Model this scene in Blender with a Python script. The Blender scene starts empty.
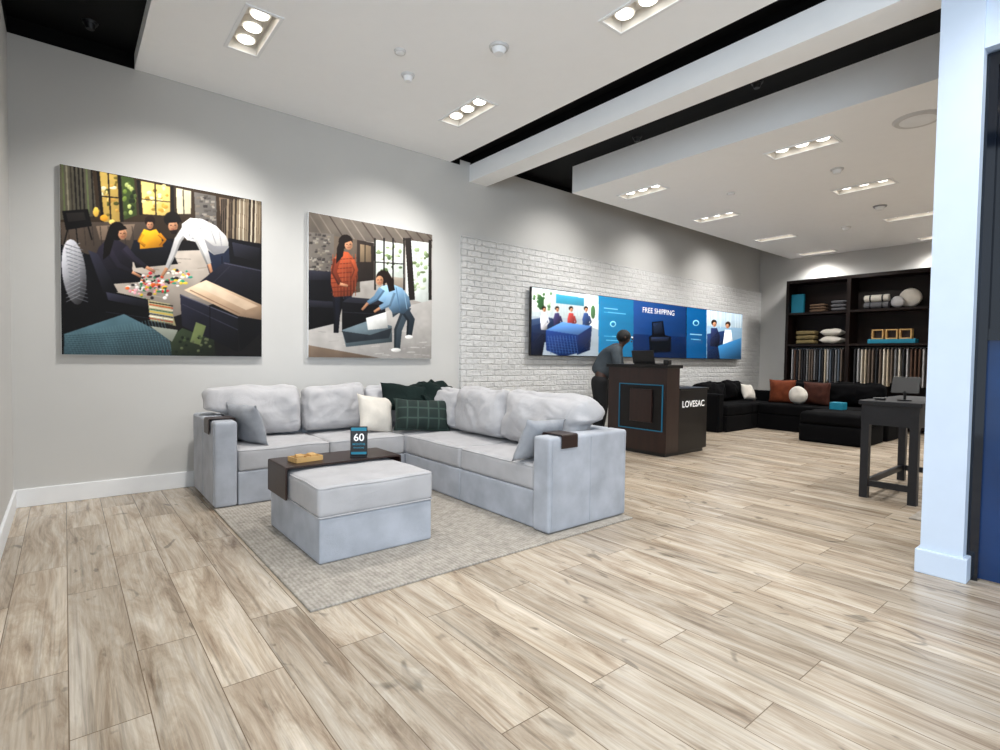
import bpy, bmesh, math, random
import numpy as np
from mathutils import Vector, Matrix, Euler, noise
random.seed(7)
C = bpy.context.scene.collection
scn = bpy.context.scene
PI = math.pi
# ---------------------------------------------------------------- camera
F = 532.0; H = 1.15; YAW = math.radians(50.7); T = math.radians(1.8); R_ = math.radians(0.8)
fh = Vector((math.cos(YAW), math.sin(YAW), 0)); R0 = Vector((math.sin(YAW), -math.cos(YAW), 0)); Z = Vector((0, 0, 1))
FW = fh*math.cos(T) - Z*math.sin(T); U0 = fh*math.sin(T) + Z*math.cos(T)
CR = R0*math.cos(R_) + U0*math.sin(R_); CU = -R0*math.sin(R_) + U0*math.cos(R_)
cam = bpy.data.cameras.new('camera'); co = bpy.data.objects.new('camera', cam); C.objects.link(co)
m = Matrix.Identity(4)
for i, a in enumerate((CR, CU, -FW)):
    for j in range(3): m[j][i] = a[j]
m.translation = Vector((0, 0, H)); co.matrix_world = m
cam.sensor_width = 36; cam.lens = F/1000*36; cam.clip_start = .02; scn.camera = co
CAM = Vector((0, 0, H))
def ray(u, v): return CR*(u-500) + CU*(375-v) + FW*F
def onY(u, v, Y): d = ray(u, v); return CAM + d*(Y/d.y)
def onX(u, v, X): d = ray(u, v); return CAM + d*(X/d.x)
def onZ(u, v, zz): d = ray(u, v); return CAM + d*((zz-H)/d.z)
# ---------------------------------------------------------------- materials
def S(r, g, b):
    f = lambda c: (c/255/12.92) if c/255 <= .04045 else ((c/255+.055)/1.055)**2.4
    return (f(r), f(g), f(b))
def nd(nt, t, **k):
    n = nt.nodes.new(t)
    for a, b in k.items(): setattr(n, a, b)
    return n
def mat(name, c, rough=.6, metal=0, var=.08, scale=8, bump=0, bscale=60, sheen=0, es=0, stretch=None, crease=0, spec=.5):
    M = bpy.data.materials.new(name); M.use_nodes = True; nt = M.node_tree; b = nt.nodes['Principled BSDF']
    l = S(*c)
    tc = nd(nt, 'ShaderNodeTexCoord'); mp = nd(nt, 'ShaderNodeMapping')
    nt.links.new(tc.outputs['Object'], mp.inputs[0])
    if stretch: mp.inputs['Scale'].default_value = stretch
    n = nd(nt, 'ShaderNodeTexNoise'); n.inputs['Scale'].default_value = scale; n.inputs['Detail'].default_value = 5
    nt.links.new(mp.outputs[0], n.inputs['Vector'])
    r = nd(nt, 'ShaderNodeValToRGB')
    r.color_ramp.elements[0].position = .3; r.color_ramp.elements[1].position = .7
    r.color_ramp.elements[0].color = (*[x*(1-var) for x in l], 1); r.color_ramp.elements[1].color = (*[min(1, x*(1+var)) for x in l], 1)
    nt.links.new(n.outputs['Fac'], r.inputs[0]); nt.links.new(r.outputs[0], b.inputs['Base Color'])
    b.inputs['Roughness'].default_value = rough; b.inputs['Metallic'].default_value = metal; b.inputs['Specular IOR Level'].default_value = spec
    if sheen: b.inputs['Sheen Weight'].default_value = sheen; b.inputs['Sheen Roughness'].default_value = .4
    if es: nt.links.new(r.outputs[0], b.inputs['Emission Color']); b.inputs['Emission Strength'].default_value = es
    if bump:
        n2 = nd(nt, 'ShaderNodeTexNoise'); n2.inputs['Scale'].default_value = bscale; nt.links.new(mp.outputs[0], n2.inputs['Vector'])
        bp = nd(nt, 'ShaderNodeBump'); bp.inputs['Strength'].default_value = bump; bp.inputs['Distance'].default_value = .01
        nt.links.new(n2.outputs['Fac'], bp.inputs['Height']); nt.links.new(bp.outputs[0], b.inputs['Normal'])
        if crease:
            n3 = nd(nt, 'ShaderNodeTexNoise'); n3.inputs['Scale'].default_value = 4; n3.inputs['Detail'].default_value = 2; n3.inputs['Distortion'].default_value = 1.1; nt.links.new(mp.outputs[0], n3.inputs['Vector'])
            b3 = nd(nt, 'ShaderNodeBump'); b3.inputs['Strength'].default_value = crease; b3.inputs['Distance'].default_value = .05
            nt.links.new(n3.outputs['Fac'], b3.inputs['Height']); nt.links.new(b3.outputs[0], bp.inputs['Normal'])
    return M
def colmat(name, es=0, rough=.4, spec=.5):
    M = bpy.data.materials.new(name); M.use_nodes = True; nt = M.node_tree; b = nt.nodes['Principled BSDF']
    a = nd(nt, 'ShaderNodeAttribute', attribute_name='Col')
    nt.links.new(a.outputs['Color'], b.inputs['Base Color']); b.inputs['Roughness'].default_value = rough; b.inputs['Specular IOR Level'].default_value = spec
    if es: nt.links.new(a.outputs['Color'], b.inputs['Emission Color']); b.inputs['Emission Strength'].default_value = es
    return M
M = {}
M['wall'] = mat('wall_paint', (200, 199, 196), .75, var=.02, scale=2)
M['white'] = mat('white_paint', (236, 238, 240), .6, var=.02)
M['ceil'] = mat('ceiling_paint', (248, 249, 250), .8, var=.01)
M['black'] = mat('black_paint', (6, 6, 7), .6, var=.1, spec=.12)
M['col'] = mat('column_paint', (200, 214, 232), .5, var=.02)
M['navy'] = mat('navy_gloss', (6, 46, 92), .12, var=.3, scale=2)
M['glass'] = mat('dark_glass', (10, 16, 26), .06, var=.2, scale=2)
def grey_fabric(name, c, v, cr=0, sh=.1, sc=11):
    return mat(name, c, .85, var=v, scale=sc, bump=.25, bscale=240, sheen=sh, crease=cr, spec=.25)
M['fab'] = grey_fabric('pale_grey_chenille', (180, 179, 181), .07, .16, sc=7)
M['fabb'] = grey_fabric('pale_grey_back_cloth', (182, 181, 183), .07, .42, sc=7)
M['velvet'] = grey_fabric('blue_grey_velvet', (172, 176, 184), .15, .08, sc=6)
M['fabp'] = grey_fabric('grey_pillow_cloth', (154, 157, 163), .1, .25)
M['cream'] = grey_fabric('cream_cloth', (214, 208, 198), .05, .2)
M['blackfab'] = mat('black_velvet', (6, 6, 8), .95, var=.3, scale=5, spec=.12)
M['walnut'] = mat('dark_walnut', (40, 22, 16), .4, var=.3, scale=4, stretch=(1, 12, 12))
M['desk'] = mat('desk_walnut', (36, 18, 14), .35, var=.3, scale=3, stretch=(6, 6, .6))
M['deskdark'] = mat('desk_black_wood', (12, 9, 10), .35, var=.3, scale=3, stretch=(6, 6, .6), spec=.35)
M['shelf'] = mat('shelf_dark_wood', (26, 15, 11), .5, var=.25, scale=3, stretch=(1, 1, 6), spec=.25)
M['oak'] = mat('light_oak', (205, 165, 105), .5, var=.15, scale=6, stretch=(1, 6, 1))
M['dark'] = mat('dark_plastic', (11, 12, 15), .35, var=.1)
M['teal'] = mat('teal_card', (16, 128, 156), .5, var=.05)
M['tealglow'] = mat('teal_glow', (12, 98, 130), .5, var=.03, es=.1)
M['whiteink'] = mat('white_ink', (240, 240, 240), .5, var=.01, es=.3)
M['bulb'] = mat('bulb_glow', (255, 248, 236), .4, var=.01, es=6)
M['housing'] = mat('fixture_white', (225, 221, 214), .5, var=.01)
M['detector'] = mat('detector_plastic', (205, 205, 205), .5, var=.01)
M['rust'] = grey_fabric('rust_cloth', (112, 54, 30), .2, sh=0)
M['brownc'] = grey_fabric('brown_cloth', (66, 34, 25), .2, sh=0)
M['green'] = mat('dark_green_velvet', (15, 29, 27), .9, var=.3, scale=8, bump=.2, bscale=90, crease=.3, spec=.2)
M['navywood'] = mat('charcoal_wood', (17, 19, 27), .45, var=.2, scale=4, stretch=(1, 8, 8))
M['skin'] = mat('brown_skin', (66, 42, 32), .55, var=.06)
M['shirt'] = mat('grey_shirt', (60, 68, 74), .85, var=.12, scale=14, bump=.2, bscale=30)
M['trouser'] = mat('black_trousers', (10, 10, 13), .85, var=.2)
M['hair'] = mat('black_hair', (8, 7, 7), .7, var=.2, bump=.5)
M['paint'] = colmat('printed_canvas', 0, .6, .2)
M['screenp'] = colmat('screen_picture', .6, .2)
M['metal'] = mat('brushed_metal', (150, 150, 152), .35, .9, var=.05)

def plaid():
    Mx = mat('green_plaid', (26, 50, 44), .85); nt = Mx.node_tree; b = nt.nodes['Principled BSDF']
    tc = nd(nt, 'ShaderNodeTexCoord'); out = None
    for d in ('X', 'Z'):
        w = nd(nt, 'ShaderNodeTexWave', bands_direction=d); w.inputs['Scale'].default_value = 3.2; w.inputs['Distortion'].default_value = .4; nt.links.new(tc.outputs['Object'], w.inputs[0])
        cr = nd(nt, 'ShaderNodeValToRGB'); cr.color_ramp.elements[0].position = .9; cr.color_ramp.elements[1].position = 1
        nt.links.new(w.outputs['Fac'], cr.inputs[0])
        if out is None: out = cr
        else:
            mx = nd(nt, 'ShaderNodeMath', operation='MAXIMUM'); nt.links.new(out.outputs[0], mx.inputs[0]); nt.links.new(cr.outputs[0], mx.inputs[1]); out = mx
    mc = nd(nt, 'ShaderNodeMix', data_type='RGBA'); mc.inputs[6].default_value = (*S(17, 35, 31), 1); mc.inputs[7].default_value = (*S(48, 68, 62), 1)
    nt.links.new(out.outputs[0], mc.inputs[0]); nt.links.new(mc.outputs[2], b.inputs['Base Color'])
    return Mx
M['plaid'] = plaid()

def floor_mat():
    Mx = bpy.data.materials.new('oak_plank_floor'); Mx.use_nodes = True; nt = Mx.node_tree; b = nt.nodes['Principled BSDF']; L = nt.links.new
    tc = nd(nt, 'ShaderNodeTexCoord'); sp = nd(nt, 'ShaderNodeSeparateXYZ'); L(tc.outputs['Object'], sp.inputs[0])
    cb = nd(nt, 'ShaderNodeCombineXYZ'); L(sp.outputs['Y'], cb.inputs[0]); L(sp.outputs['X'], cb.inputs[1])
    br = nd(nt, 'ShaderNodeTexBrick'); L(cb.outputs[0], br.inputs['Vector']); br.offset = .37; br.offset_frequency = 2
    for k, v in (('Scale', 1), ('Mortar Size', .0018), ('Mortar Smooth', .2), ('Brick Width', 1.22), ('Row Height', .205), ('Bias', 0)): br.inputs[k].default_value = v
    br.inputs['Color1'].default_value = (0, 0, 0, 1); br.inputs['Color2'].default_value = (1, 1, 1, 1); br.inputs['Mortar'].default_value = (.5, .5, .5, 1)
    rv = nd(nt, 'ShaderNodeMath', operation='MULTIPLY'); L(br.outputs['Color'], rv.inputs[0]); rv.inputs[1].default_value = 23
    def coords(kx, ky):
        a = nd(nt, 'ShaderNodeMath', operation='MULTIPLY'); L(sp.outputs['X'], a.inputs[0]); a.inputs[1].default_value = kx
        c = nd(nt, 'ShaderNodeMath', operation='MULTIPLY'); L(sp.outputs['Y'], c.inputs[0]); c.inputs[1].default_value = ky
        q = nd(nt, 'ShaderNodeCombineXYZ'); L(a.outputs[0], q.inputs[0]); L(c.outputs[0], q.inputs[1]); L(rv.outputs[0], q.inputs[2]); return q
    def mrange(src, a, b_, c, d):
        r = nd(nt, 'ShaderNodeMapRange'); L(src, r.inputs[0])
        for i, v in enumerate((a, b_, c, d)): r.inputs[i+1].default_value = v
        return r.outputs[0]
    def mul(a, b_):
        r = nd(nt, 'ShaderNodeMath', operation='MULTIPLY'); L(a, r.inputs[0]); L(b_, r.inputs[1]); return r.outputs[0]
    def nz(kx, ky, det, rg, dist):
        n = nd(nt, 'ShaderNodeTexNoise'); L(coords(kx, ky).outputs[0], n.inputs['Vector']); n.inputs['Scale'].default_value = 1; n.inputs['Detail'].default_value = det; n.inputs['Roughness'].default_value = rg; n.inputs['Distortion'].default_value = dist; return n.outputs['Fac']
    base = nz(10, 1.3, 10, .68, .9)
    cr = nd(nt, 'ShaderNodeValToRGB'); L(base, cr.inputs[0]); e = cr.color_ramp.elements
    e[0].position = .28; e[0].color = (*S(122, 102, 84), 1); e[1].position = .68; e[1].color = (*S(210, 199, 184), 1)
    x = e.new(.41); x.color = (*S(164, 147, 127), 1); x = e.new(.52); x.color = (*S(189, 175, 156), 1)
    fine = mrange(nz(120, 3, 5, .7, .2), .3, .7, .78, 1.12)
    tone = mrange(br.outputs['Color'], 0, 1, .80, 1.12)
    strk = mrange(nz(34, .9, 6, .65, .6), .30, .46, .60, 1)
    knot = mrange(nz(7, 3.2, 2, .4, 2.2), .24, .33, .52, 1)
    k = mul(mul(fine, tone), mul(strk, knot))
    vm = nd(nt, 'ShaderNodeVectorMath', operation='SCALE'); L(cr.outputs[0], vm.inputs[0]); L(k, vm.inputs['Scale'])
    mx = nd(nt, 'ShaderNodeMix', data_type='RGBA'); L(br.outputs['Fac'], mx.inputs[0]); L(vm.outputs[0], mx.inputs[6]); mx.inputs[7].default_value = (*S(104, 88, 70), 1)
    L(mx.outputs[2], b.inputs['Base Color']); b.inputs['Roughness'].default_value = .27
    bp = nd(nt, 'ShaderNodeBump'); bp.invert = True; bp.inputs['Strength'].default_value = .3; bp.inputs['Distance'].default_value = .004; L(br.outputs['Fac'], bp.inputs['Height']); L(bp.outputs[0], b.inputs['Normal'])
    return Mx
def brick_mat():
    Mx = bpy.data.materials.new('painted_brick'); Mx.use_nodes = True; nt = Mx.node_tree; b = nt.nodes['Principled BSDF']; L = nt.links.new
    tc = nd(nt, 'ShaderNodeTexCoord')
    n0 = nd(nt, 'ShaderNodeTexNoise'); n0.inputs['Scale'].default_value = 9; L(tc.outputs['Object'], n0.inputs[0])
    wv = nd(nt, 'ShaderNodeVectorMath', operation='SCALE'); L(n0.outputs['Color'], wv.inputs[0]); wv.inputs['Scale'].default_value = .018
    ad0 = nd(nt, 'ShaderNodeVectorMath', operation='ADD'); L(tc.outputs['Object'], ad0.inputs[0]); L(wv.outputs[0], ad0.inputs[1])
    sp = nd(nt, 'ShaderNodeSeparateXYZ'); L(ad0.outputs[0], sp.inputs[0])
    cb = nd(nt, 'ShaderNodeCombineXYZ'); L(sp.outputs['X'], cb.inputs[0]); L(sp.outputs['Z'], cb.inputs[1])
    br = nd(nt, 'ShaderNodeTexBrick'); L(cb.outputs[0], br.inputs['Vector'])
    for k, v in (('Scale', 1), ('Mortar Size', .009), ('Mortar Smooth', 1), ('Brick Width', .22), ('Row Height', .072)): br.inputs[k].default_value = v
    br.inputs['Color1'].default_value = (*S(206, 206, 205), 1); br.inputs['Color2'].default_value = (*S(216, 216, 215), 1); br.inputs['Mortar'].default_value = (*S(207, 207, 206), 1)
    n = nd(nt, 'ShaderNodeTexNoise'); n.inputs['Scale'].default_value = 20; n.inputs['Detail'].default_value = 7; L(tc.outputs['Object'], n.inputs[0])
    ad = nd(nt, 'ShaderNodeMath', operation='MULTIPLY_ADD'); L(n.outputs['Fac'], ad.inputs[0]); ad.inputs[1].default_value = -2.2; L(br.outputs['Fac'], ad.inputs[2])
    bp = nd(nt, 'ShaderNodeBump'); bp.invert = True; bp.inputs['Strength'].default_value = .8; bp.inputs['Distance'].default_value = .014; L(ad.outputs[0], bp.inputs['Height'])
    L(bp.outputs[0], b.inputs['Normal']); L(br.outputs['Color'], b.inputs['Base Color']); b.inputs['Roughness'].default_value = .65
    return Mx
def rug_mat():
    Mx = mat('woven_rug', (196, 190, 180), .95, var=.12, scale=5, spec=.1); nt = Mx.node_tree; b = nt.nodes['Principled BSDF']; L = nt.links.new
    tc = nd(nt, 'ShaderNodeTexCoord'); w = nd(nt, 'ShaderNodeTexWave', bands_direction='X'); w.inputs['Scale'].default_value = 14; w.inputs['Distortion'].default_value = 3; w.inputs['Detail Scale'].default_value = 3; L(tc.outputs['Object'], w.inputs['Vector'])
    n = nd(nt, 'ShaderNodeTexNoise'); n.inputs['Scale'].default_value = 22; n.inputs['Detail'].default_value = 8; n.inputs['Roughness'].default_value = .75; L(tc.outputs['Object'], n.inputs['Vector'])
    ad = nd(nt, 'ShaderNodeMath', operation='MULTIPLY_ADD'); L(w.outputs['Fac'], ad.inputs[0]); ad.inputs[1].default_value = .14; L(n.outputs['Fac'], ad.inputs[2])
    cr = nd(nt, 'ShaderNodeValToRGB'); cr.color_ramp.elements[0].position = .40; cr.color_ramp.elements[1].position = .75
    cr.color_ramp.elements[0].color = (*S(140, 134, 126), 1); cr.color_ramp.elements[1].color = (*S(182, 176, 167), 1)
    L(ad.outputs[0], cr.inputs[0]); L(cr.outputs[0], b.inputs['Base Color'])
    bp = nd(nt, 'ShaderNodeBump'); bp.inputs['Strength'].default_value = .4; bp.inputs['Distance'].default_value = .007; L(ad.outputs[0], bp.inputs['Height']); L(bp.outputs[0], b.inputs['Normal'])
    return Mx
M['floor'] = floor_mat(); M['brick'] = brick_mat(); M['rug'] = rug_mat()

# ---------------------------------------------------------------- object helpers
WL = {}
def tag(o, label=None, cat=None, group=None, kind=None):
    if label: o['label'] = label
    if cat: o['category'] = cat
    if group: o['group'] = group
    if kind: o['kind'] = kind
    return o
def thing(name, label, cat, loc, group=None, rot=(0, 0, 0)):
    o = bpy.data.objects.new(name, None); C.objects.link(o); o.location = loc; o.rotation_euler = rot; o.empty_display_size = .1
    WL[o.name] = Vector(loc); return tag(o, label, cat, group)
def mk(name, bm, mt, parent=None, smooth=False, local=False, origin=None):
    me = bpy.data.meshes.new(name)
    off = Vector((0, 0, 0))
    if parent is not None and not local: off = WL[parent.name]
    if parent is None and not local:
        if origin is None:
            xs = [v.co for v in bm.verts]; mn = [min(p[i] for p in xs) for i in range(3)]; mxx = [max(p[i] for p in xs) for i in range(3)]
            origin = Vector(((mn[0]+mxx[0])/2, (mn[1]+mxx[1])/2, mn[2]))
        off = Vector(origin)
    for v in bm.verts: v.co -= off
    bmesh.ops.recalc_face_normals(bm, faces=bm.faces)
    bm.to_mesh(me); bm.free()
    if smooth:
        for p in me.polygons: p.use_smooth = True
    o = bpy.data.objects.new(name, me); C.objects.link(o)
    if mt is not None: me.materials.append(mt)
    if parent is not None: o.parent = parent; WL[o.name] = off
    else:
        o.location = off; WL[o.name] = off
    return o
def box(bm, x0, x1, y0, y1, z0, z1, bev=0, seg=2):
    r = bmesh.ops.create_cube(bm, size=1); vs = r['verts']
    for v in vs: v.co = Vector(((x0+x1)/2+v.co.x*(x1-x0), (y0+y1)/2+v.co.y*(y1-y0), (z0+z1)/2+v.co.z*(z1-z0)))
    if bev:
        es = list({e for v in vs for e in v.link_edges}); bmesh.ops.bevel(bm, geom=es, offset=bev, segments=seg, affect='EDGES', profile=.5)
    return bm
def B(*a, **k): return box(bmesh.new(), *a, **k)
def cyl(bm, p, r, h, axis='Z', seg=20, r2=None):
    rr = bmesh.ops.create_cone(bm, cap_ends=True, segments=seg, radius1=r, radius2=r if r2 is None else r2, depth=h)
    rot = {'Z': Matrix.Identity(3), 'X': Matrix.Rotation(PI/2, 3, 'Y'), 'Y': Matrix.Rotation(PI/2, 3, 'X')}[axis]
    for v in rr['verts']: v.co = rot @ v.co + Vector(p)
    return bm
def tube(bm, a, b, r, seg=8):
    a, b = Vector(a), Vector(b); d = b-a
    rr = bmesh.ops.create_cone(bm, cap_ends=True, segments=seg, radius1=r, radius2=r, depth=d.length)
    q = Z.rotation_difference(d.normalized())
    for v in rr['verts']: v.co = q @ v.co + (a+b)/2
    return bm
def welt(x0, x1, y0, y1, z, rad, r=.0045, seed=0, wr=0, sag=0):
    bm = bmesh.new(); pts = []
    for cx, cy, a0 in ((x1-rad, y1-rad, 0), (x0+rad, y1-rad, PI/2), (x0+rad, y0+rad, PI), (x1-rad, y0+rad, 1.5*PI)):
        for k in range(6): a = a0+PI/2*k/5; pts.append(Vector((cx+rad*math.cos(a), cy+rad*math.sin(a), z)))
    full = []
    for i, p in enumerate(pts):
        q = pts[(i+1) % len(pts)]; n = max(1, int((q-p).length/.04))
        for k in range(n): full.append(p.lerp(q, k/n))
    for p in full: p += noise.noise_vector(p*5+Vector((seed*3.1, seed, 0)))*wr
    rings = []; n = len(full)
    for i in range(n):
        t = (full[(i+1) % n]-full[i-1]).normalized(); s = t.cross(Z).normalized(); u = s.cross(t)
        rings.append([bm.verts.new(full[i]+s*r*math.cos(a)+u*r*math.sin(a)) for a in [2*PI*k/6 for k in range(6)]])
    for i in range(n):
        a, b = rings[i], rings[(i+1) % n]
        for k in range(6): bm.faces.new((a[k], a[(k+1) % 6], b[(k+1) % 6], b[k]))
    return bm
def puff(x0, x1, y0, y1, z0, z1, rad=.05, bulge=(.0, .0, .03), n=12, wr=.006, seed=0, tilt=None, post=None):
    bm = bmesh.new(); bmesh.ops.create_cube(bm, size=2); bmesh.ops.subdivide_edges(bm, edges=bm.edges[:], cuts=n, use_grid_fill=True)
    hx, hy, hz = (x1-x0)/2, (y1-y0)/2, (z1-z0)/2; c = Vector(((x0+x1)/2, (y0+y1)/2, (z0+z1)/2)); rad = min(rad, hx*.98, hy*.98, hz*.98)
    def rim(t, h):   # crowd grid lines towards the rounded rim
        k = min(.85, 1.6*rad/h) ; s = abs(t); e = .72
        s2 = s/e*(1-k) if s < e else (1-k)+(s-e)/(1-e)*k
        return math.copysign(s2 if rad/h < .35 else s, t)
    for v in bm.verts:
        u = Vector((rim(v.co.x, hx), rim(v.co.y, hy), rim(v.co.z, hz))); p = Vector((u.x*hx, u.y*hy, u.z*hz))
        q = Vector((max(-hx+rad, min(hx-rad, p.x)), max(-hy+rad, min(hy-rad, p.y)), max(-hz+rad, min(hz-rad, p.z))))
        d = p-q
        if d.length > 1e-6: p = q + d.normalized()*rad if sum(1 for i in range(3) if abs(d[i]) > 1e-6) > 1 else p
        w = [(1-u[i]**2) for i in range(3)]
        p.x += math.copysign(bulge[0]*max(0, w[1]*w[2])**.6, u.x) * (abs(u.x) > .98)
        p.y += math.copysign(bulge[1]*max(0, w[0]*w[2])**.6, u.y) * (abs(u.y) > .98)
        p.z += math.copysign(bulge[2]*max(0, w[0]*w[1])**.6, u.z) * (abs(u.z) > .98) * (1 if u.z > 0 else 0)
        p += c
        nn = noise.noise_vector(p*5+Vector((seed*3.1, seed, 0)))*wr + noise.noise_vector(p*13+Vector((seed, 0, 5)))*wr*.3
        if u.z > -.9: p += nn
        v.co = p
    if tilt:
        ang, ax, piv = tilt; Rm = Matrix.Rotation(ang, 3, ax); piv = Vector(piv)
        for v in bm.verts: v.co = Rm @ (v.co-piv) + piv
    if post:
        for v in bm.verts: v.co = post(v.co)
    return bm
def pillow_bm(w, h, t, n=16, seed=0, rnd=False):
    bm = bmesh.new(); g = {}
    for s in (1, -1):
        for i in range(n+1):
            for j in range(n+1):
                u, v = i/n*2-1, j/n*2-1
                edge = abs(u) == 1 or abs(v) == 1
                if edge and s == -1: g[(s, i, j)] = g[(1, i, j)]; continue
                if rnd:
                    xx = u*math.sqrt(1-v*v/2); zz = v*math.sqrt(1-u*u/2); rr = min(1, xx*xx+zz*zz); th = math.sqrt(max(0, 1-rr)); X, Zz = xx*w/2, zz*h/2
                else:
                    th = (max(0, (1-u**4)*(1-v**4)))**.55*(1-.25*(u*u+v*v)/2); X = u*w/2*(1-.08*(1-v*v)); Zz = v*h/2*(1-.08*(1-u*u))
                p = Vector((X, s*t/2*th, Zz)); p += noise.noise_vector(p*9+Vector((seed, seed*2, 0)))*.016*(.4 if edge else 1)
                g[(s, i, j)] = bm.verts.new(p)
        for i in range(n):
            for j in range(n):
                f = [g[(s, i, j)], g[(s, i+1, j)], g[(s, i+1, j+1)], g[(s, i, j+1)]]
                try: bm.faces.new(f if s == 1 else f[::-1])
                except ValueError: pass
    return bm
def pillow(label, loc, w, h, t, mt, rot, group=None, rnd=False, seed=0, cat='pillow', name='throw_pillow'):
    o = mk(name, pillow_bm(w, h, t, seed=seed, rnd=rnd), mt, smooth=True, local=True); o.location = loc; o.rotation_euler = rot
    return tag(o, label, cat, group)
def struct(name, bm, mt, parent=None):
    o = mk(name, bm, mt, parent, origin=(0, 0, 0) if parent is None else None)
    if parent is None: o['kind'] = 'structure'
    return o
def text(name, body, size, mt, parent, pos, xd=(1, 0, 0), yd=(0, 0, 1), ext=.0008, width=None, align='CENTER', bold=.012):
    cu = bpy.data.curves.new('t', 'FONT'); cu.body = body; cu.size = size; cu.extrude = ext; cu.align_x = align; cu.align_y = 'CENTER'; cu.offset = size*bold
    t = bpy.data.objects.new('t', cu); C.objects.link(t); bpy.context.view_layer.update()
    me = bpy.data.meshes.new_from_object(t.evaluated_get(bpy.context.evaluated_depsgraph_get())); bpy.data.objects.remove(t)
    bm = bmesh.new(); bm.from_mesh(me)
    if width:
        xs = [v.co.x for v in bm.verts]; k = width/(max(xs)-min(xs)); 
        for v in bm.verts: v.co.x *= k
    X = Vector(xd).normalized(); Y = Vector(yd).normalized(); N = X.cross(Y)
    for v in bm.verts: v.co = Vector(pos) + X*v.co.x + Y*v.co.y + N*v.co.z
    return mk(name, bm, mt, parent)
def skin(pts, edges, rad, root=0, sub=2):
    me = bpy.data.meshes.new('s'); me.from_pydata(pts, edges, []); o = bpy.data.objects.new('s', me); C.objects.link(o)
    md = o.modifiers.new('k', 'SKIN'); md.use_smooth_shade = True
    sv = me.skin_vertices[0].data if me.skin_vertices else None
    if sv is None:
        bm = bmesh.new(); bm.from_mesh(me); bm.verts.layers.skin.verify(); bm.to_mesh(me); bm.free(); sv = me.skin_vertices[0].data
    for i, r in enumerate(rad):
        sv[i].radius = r if isinstance(r, tuple) else (r, r); sv[i].use_root = (i == root)
    s2 = o.modifiers.new('u', 'SUBSURF'); s2.levels = sub; s2.render_levels = sub
    bpy.context.view_layer.update()
    r = bpy.data.meshes.new_from_object(o.evaluated_get(bpy.context.evaluated_depsgraph_get())); bpy.data.objects.remove(o)
    bm = bmesh.new(); bm.from_mesh(r); return bm
def join(a, b):
    me = bpy.data.meshes.new('j'); b.to_mesh(me); a.from_mesh(me); b.free(); return a
def copy_tree(o, parent=None):
    c = o.copy(); C.objects.link(c); c.parent = parent if parent else c.parent
    for ch in list(o.children): copy_tree(ch, c)
    return c

# ---------------------------------------------------------------- room shell
WY = 5.25; XL = -.3; XB = 11.3; YF = -2.2; ZC = 3.55
struct('floor', B(-4, 11.5, -4.5, 5.45, -.1, 0), M['floor'])
struct('wall_back', B(XL-.15, 3.64, WY, WY+.15, 0, 3.43), M['wall'])
struct('wall_back_far', B(3.64, XB+.15, WY, WY+.15, 0, 3.49), M['wall'])
struct('trim_1', B(XL-.15, 3.64, WY, WY+.15, 3.43, ZC), M['black'])
struct('trim_2', B(3.64, XB+.15, WY, WY+.15, 3.49, ZC), M['black'])
struct('wall_brick', B(3.66, XB, WY-.045, WY, 0, 2.6), M['brick'])
struct('wall_left', B(XL-.15, XL, 1.6, WY, 0, 3.43), M['wall'])
struct('trim_3', B(XL-.15, XL, 1.6, WY, 3.43, ZC), M['black'])
struct('wall_right', B(XB, XB+.15, YF, WY, 0, 3.49), M['wall'])
struct('wall_front', B(3.9, XB+.15, YF-.15, YF, 0, 3.49), M['wall'])
struct('ceiling', B(XL-.15, XB+.15, YF, WY+.15, ZC, ZC+.1), M['black'])
struct('baseboard_back', B(XL, 3.66, WY-.018, WY, 0, .135, bev=.004), M['white'])
struct('baseboard_left', B(XL, XL+.018, 1.6, WY-.018, 0, .135, bev=.004), M['white'])
def panel(name, x0, x1, y0, y1, z, z1, holes, hw=.1, hl=.29):
    bm = bmesh.new()
    xs = sorted({x0, x1, *[v for h in holes for v in (h[0]-hw, h[0]+hw)]}); ys = sorted({y0, y1, *[v for h in holes for v in (h[1]-hl, h[1]+hl)]})
    for i in range(len(xs)-1):
        for j in range(len(ys)-1):
            cx, cy = (xs[i]+xs[i+1])/2, (ys[j]+ys[j+1])/2
            if any(abs(cx-h[0]) < hw and abs(cy-h[1]) < hl for h in holes): continue
            bm.faces.new([bm.verts.new((a, b, z)) for a, b in ((xs[i], ys[j]), (xs[i], ys[j+1]), (xs[i+1], ys[j+1]), (xs[i+1], ys[j]))])
    for a, b in (((x0, y0), (x0, y1)), ((x1, y0), (x1, y1)), ((x0, y0), (x1, y0)), ((x0, y1), (x1, y1))):
        bm.faces.new([bm.verts.new(p) for p in ((*a, z), (*b, z), (*b, z1), (*a, z1))])
    bmesh.ops.remove_doubles(bm, verts=bm.verts, dist=1e-5)
    return struct(name, bm, M['ceil'])
H1 = [(x, y) for x in (1.05, 2.92) for y in (4.1, 2.12, .14)]
H2 = [(x, y) for x in (5.52, 7.27, 9.19, 10.95) for y in (4.03, 2.2, .3)]
panel('ceiling_panel_near', .455, 3.5, YF, WY-.002, 3.43, ZC, H1)
panel('ceiling_panel_far', 4.92, XB-.002, YF, 4.64, 3.22, ZC, H2)
struct('ceiling_beam', B(3.78, 4.04, YF, WY, 3.26, 3.46), M['ceil'])
struct('trim_4', B(3.79, 4.03, YF, WY, 3.46, ZC), M['black'])
struct('wall_column', B(3.66, 3.96, .593, .775, 0, 3.26), M['col'])
struct('baseboard_column', B(3.64, 3.98, .573, .795, 0, .13, bev=.005), M['col'])
struct('wall_header', B(3.68, 3.94, YF, .593, 2.78, 3.26), M['col'])
struct('wall_pier', B(3.68, 3.94, YF, -.62, 0, 2.78), M['col'])
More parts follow.
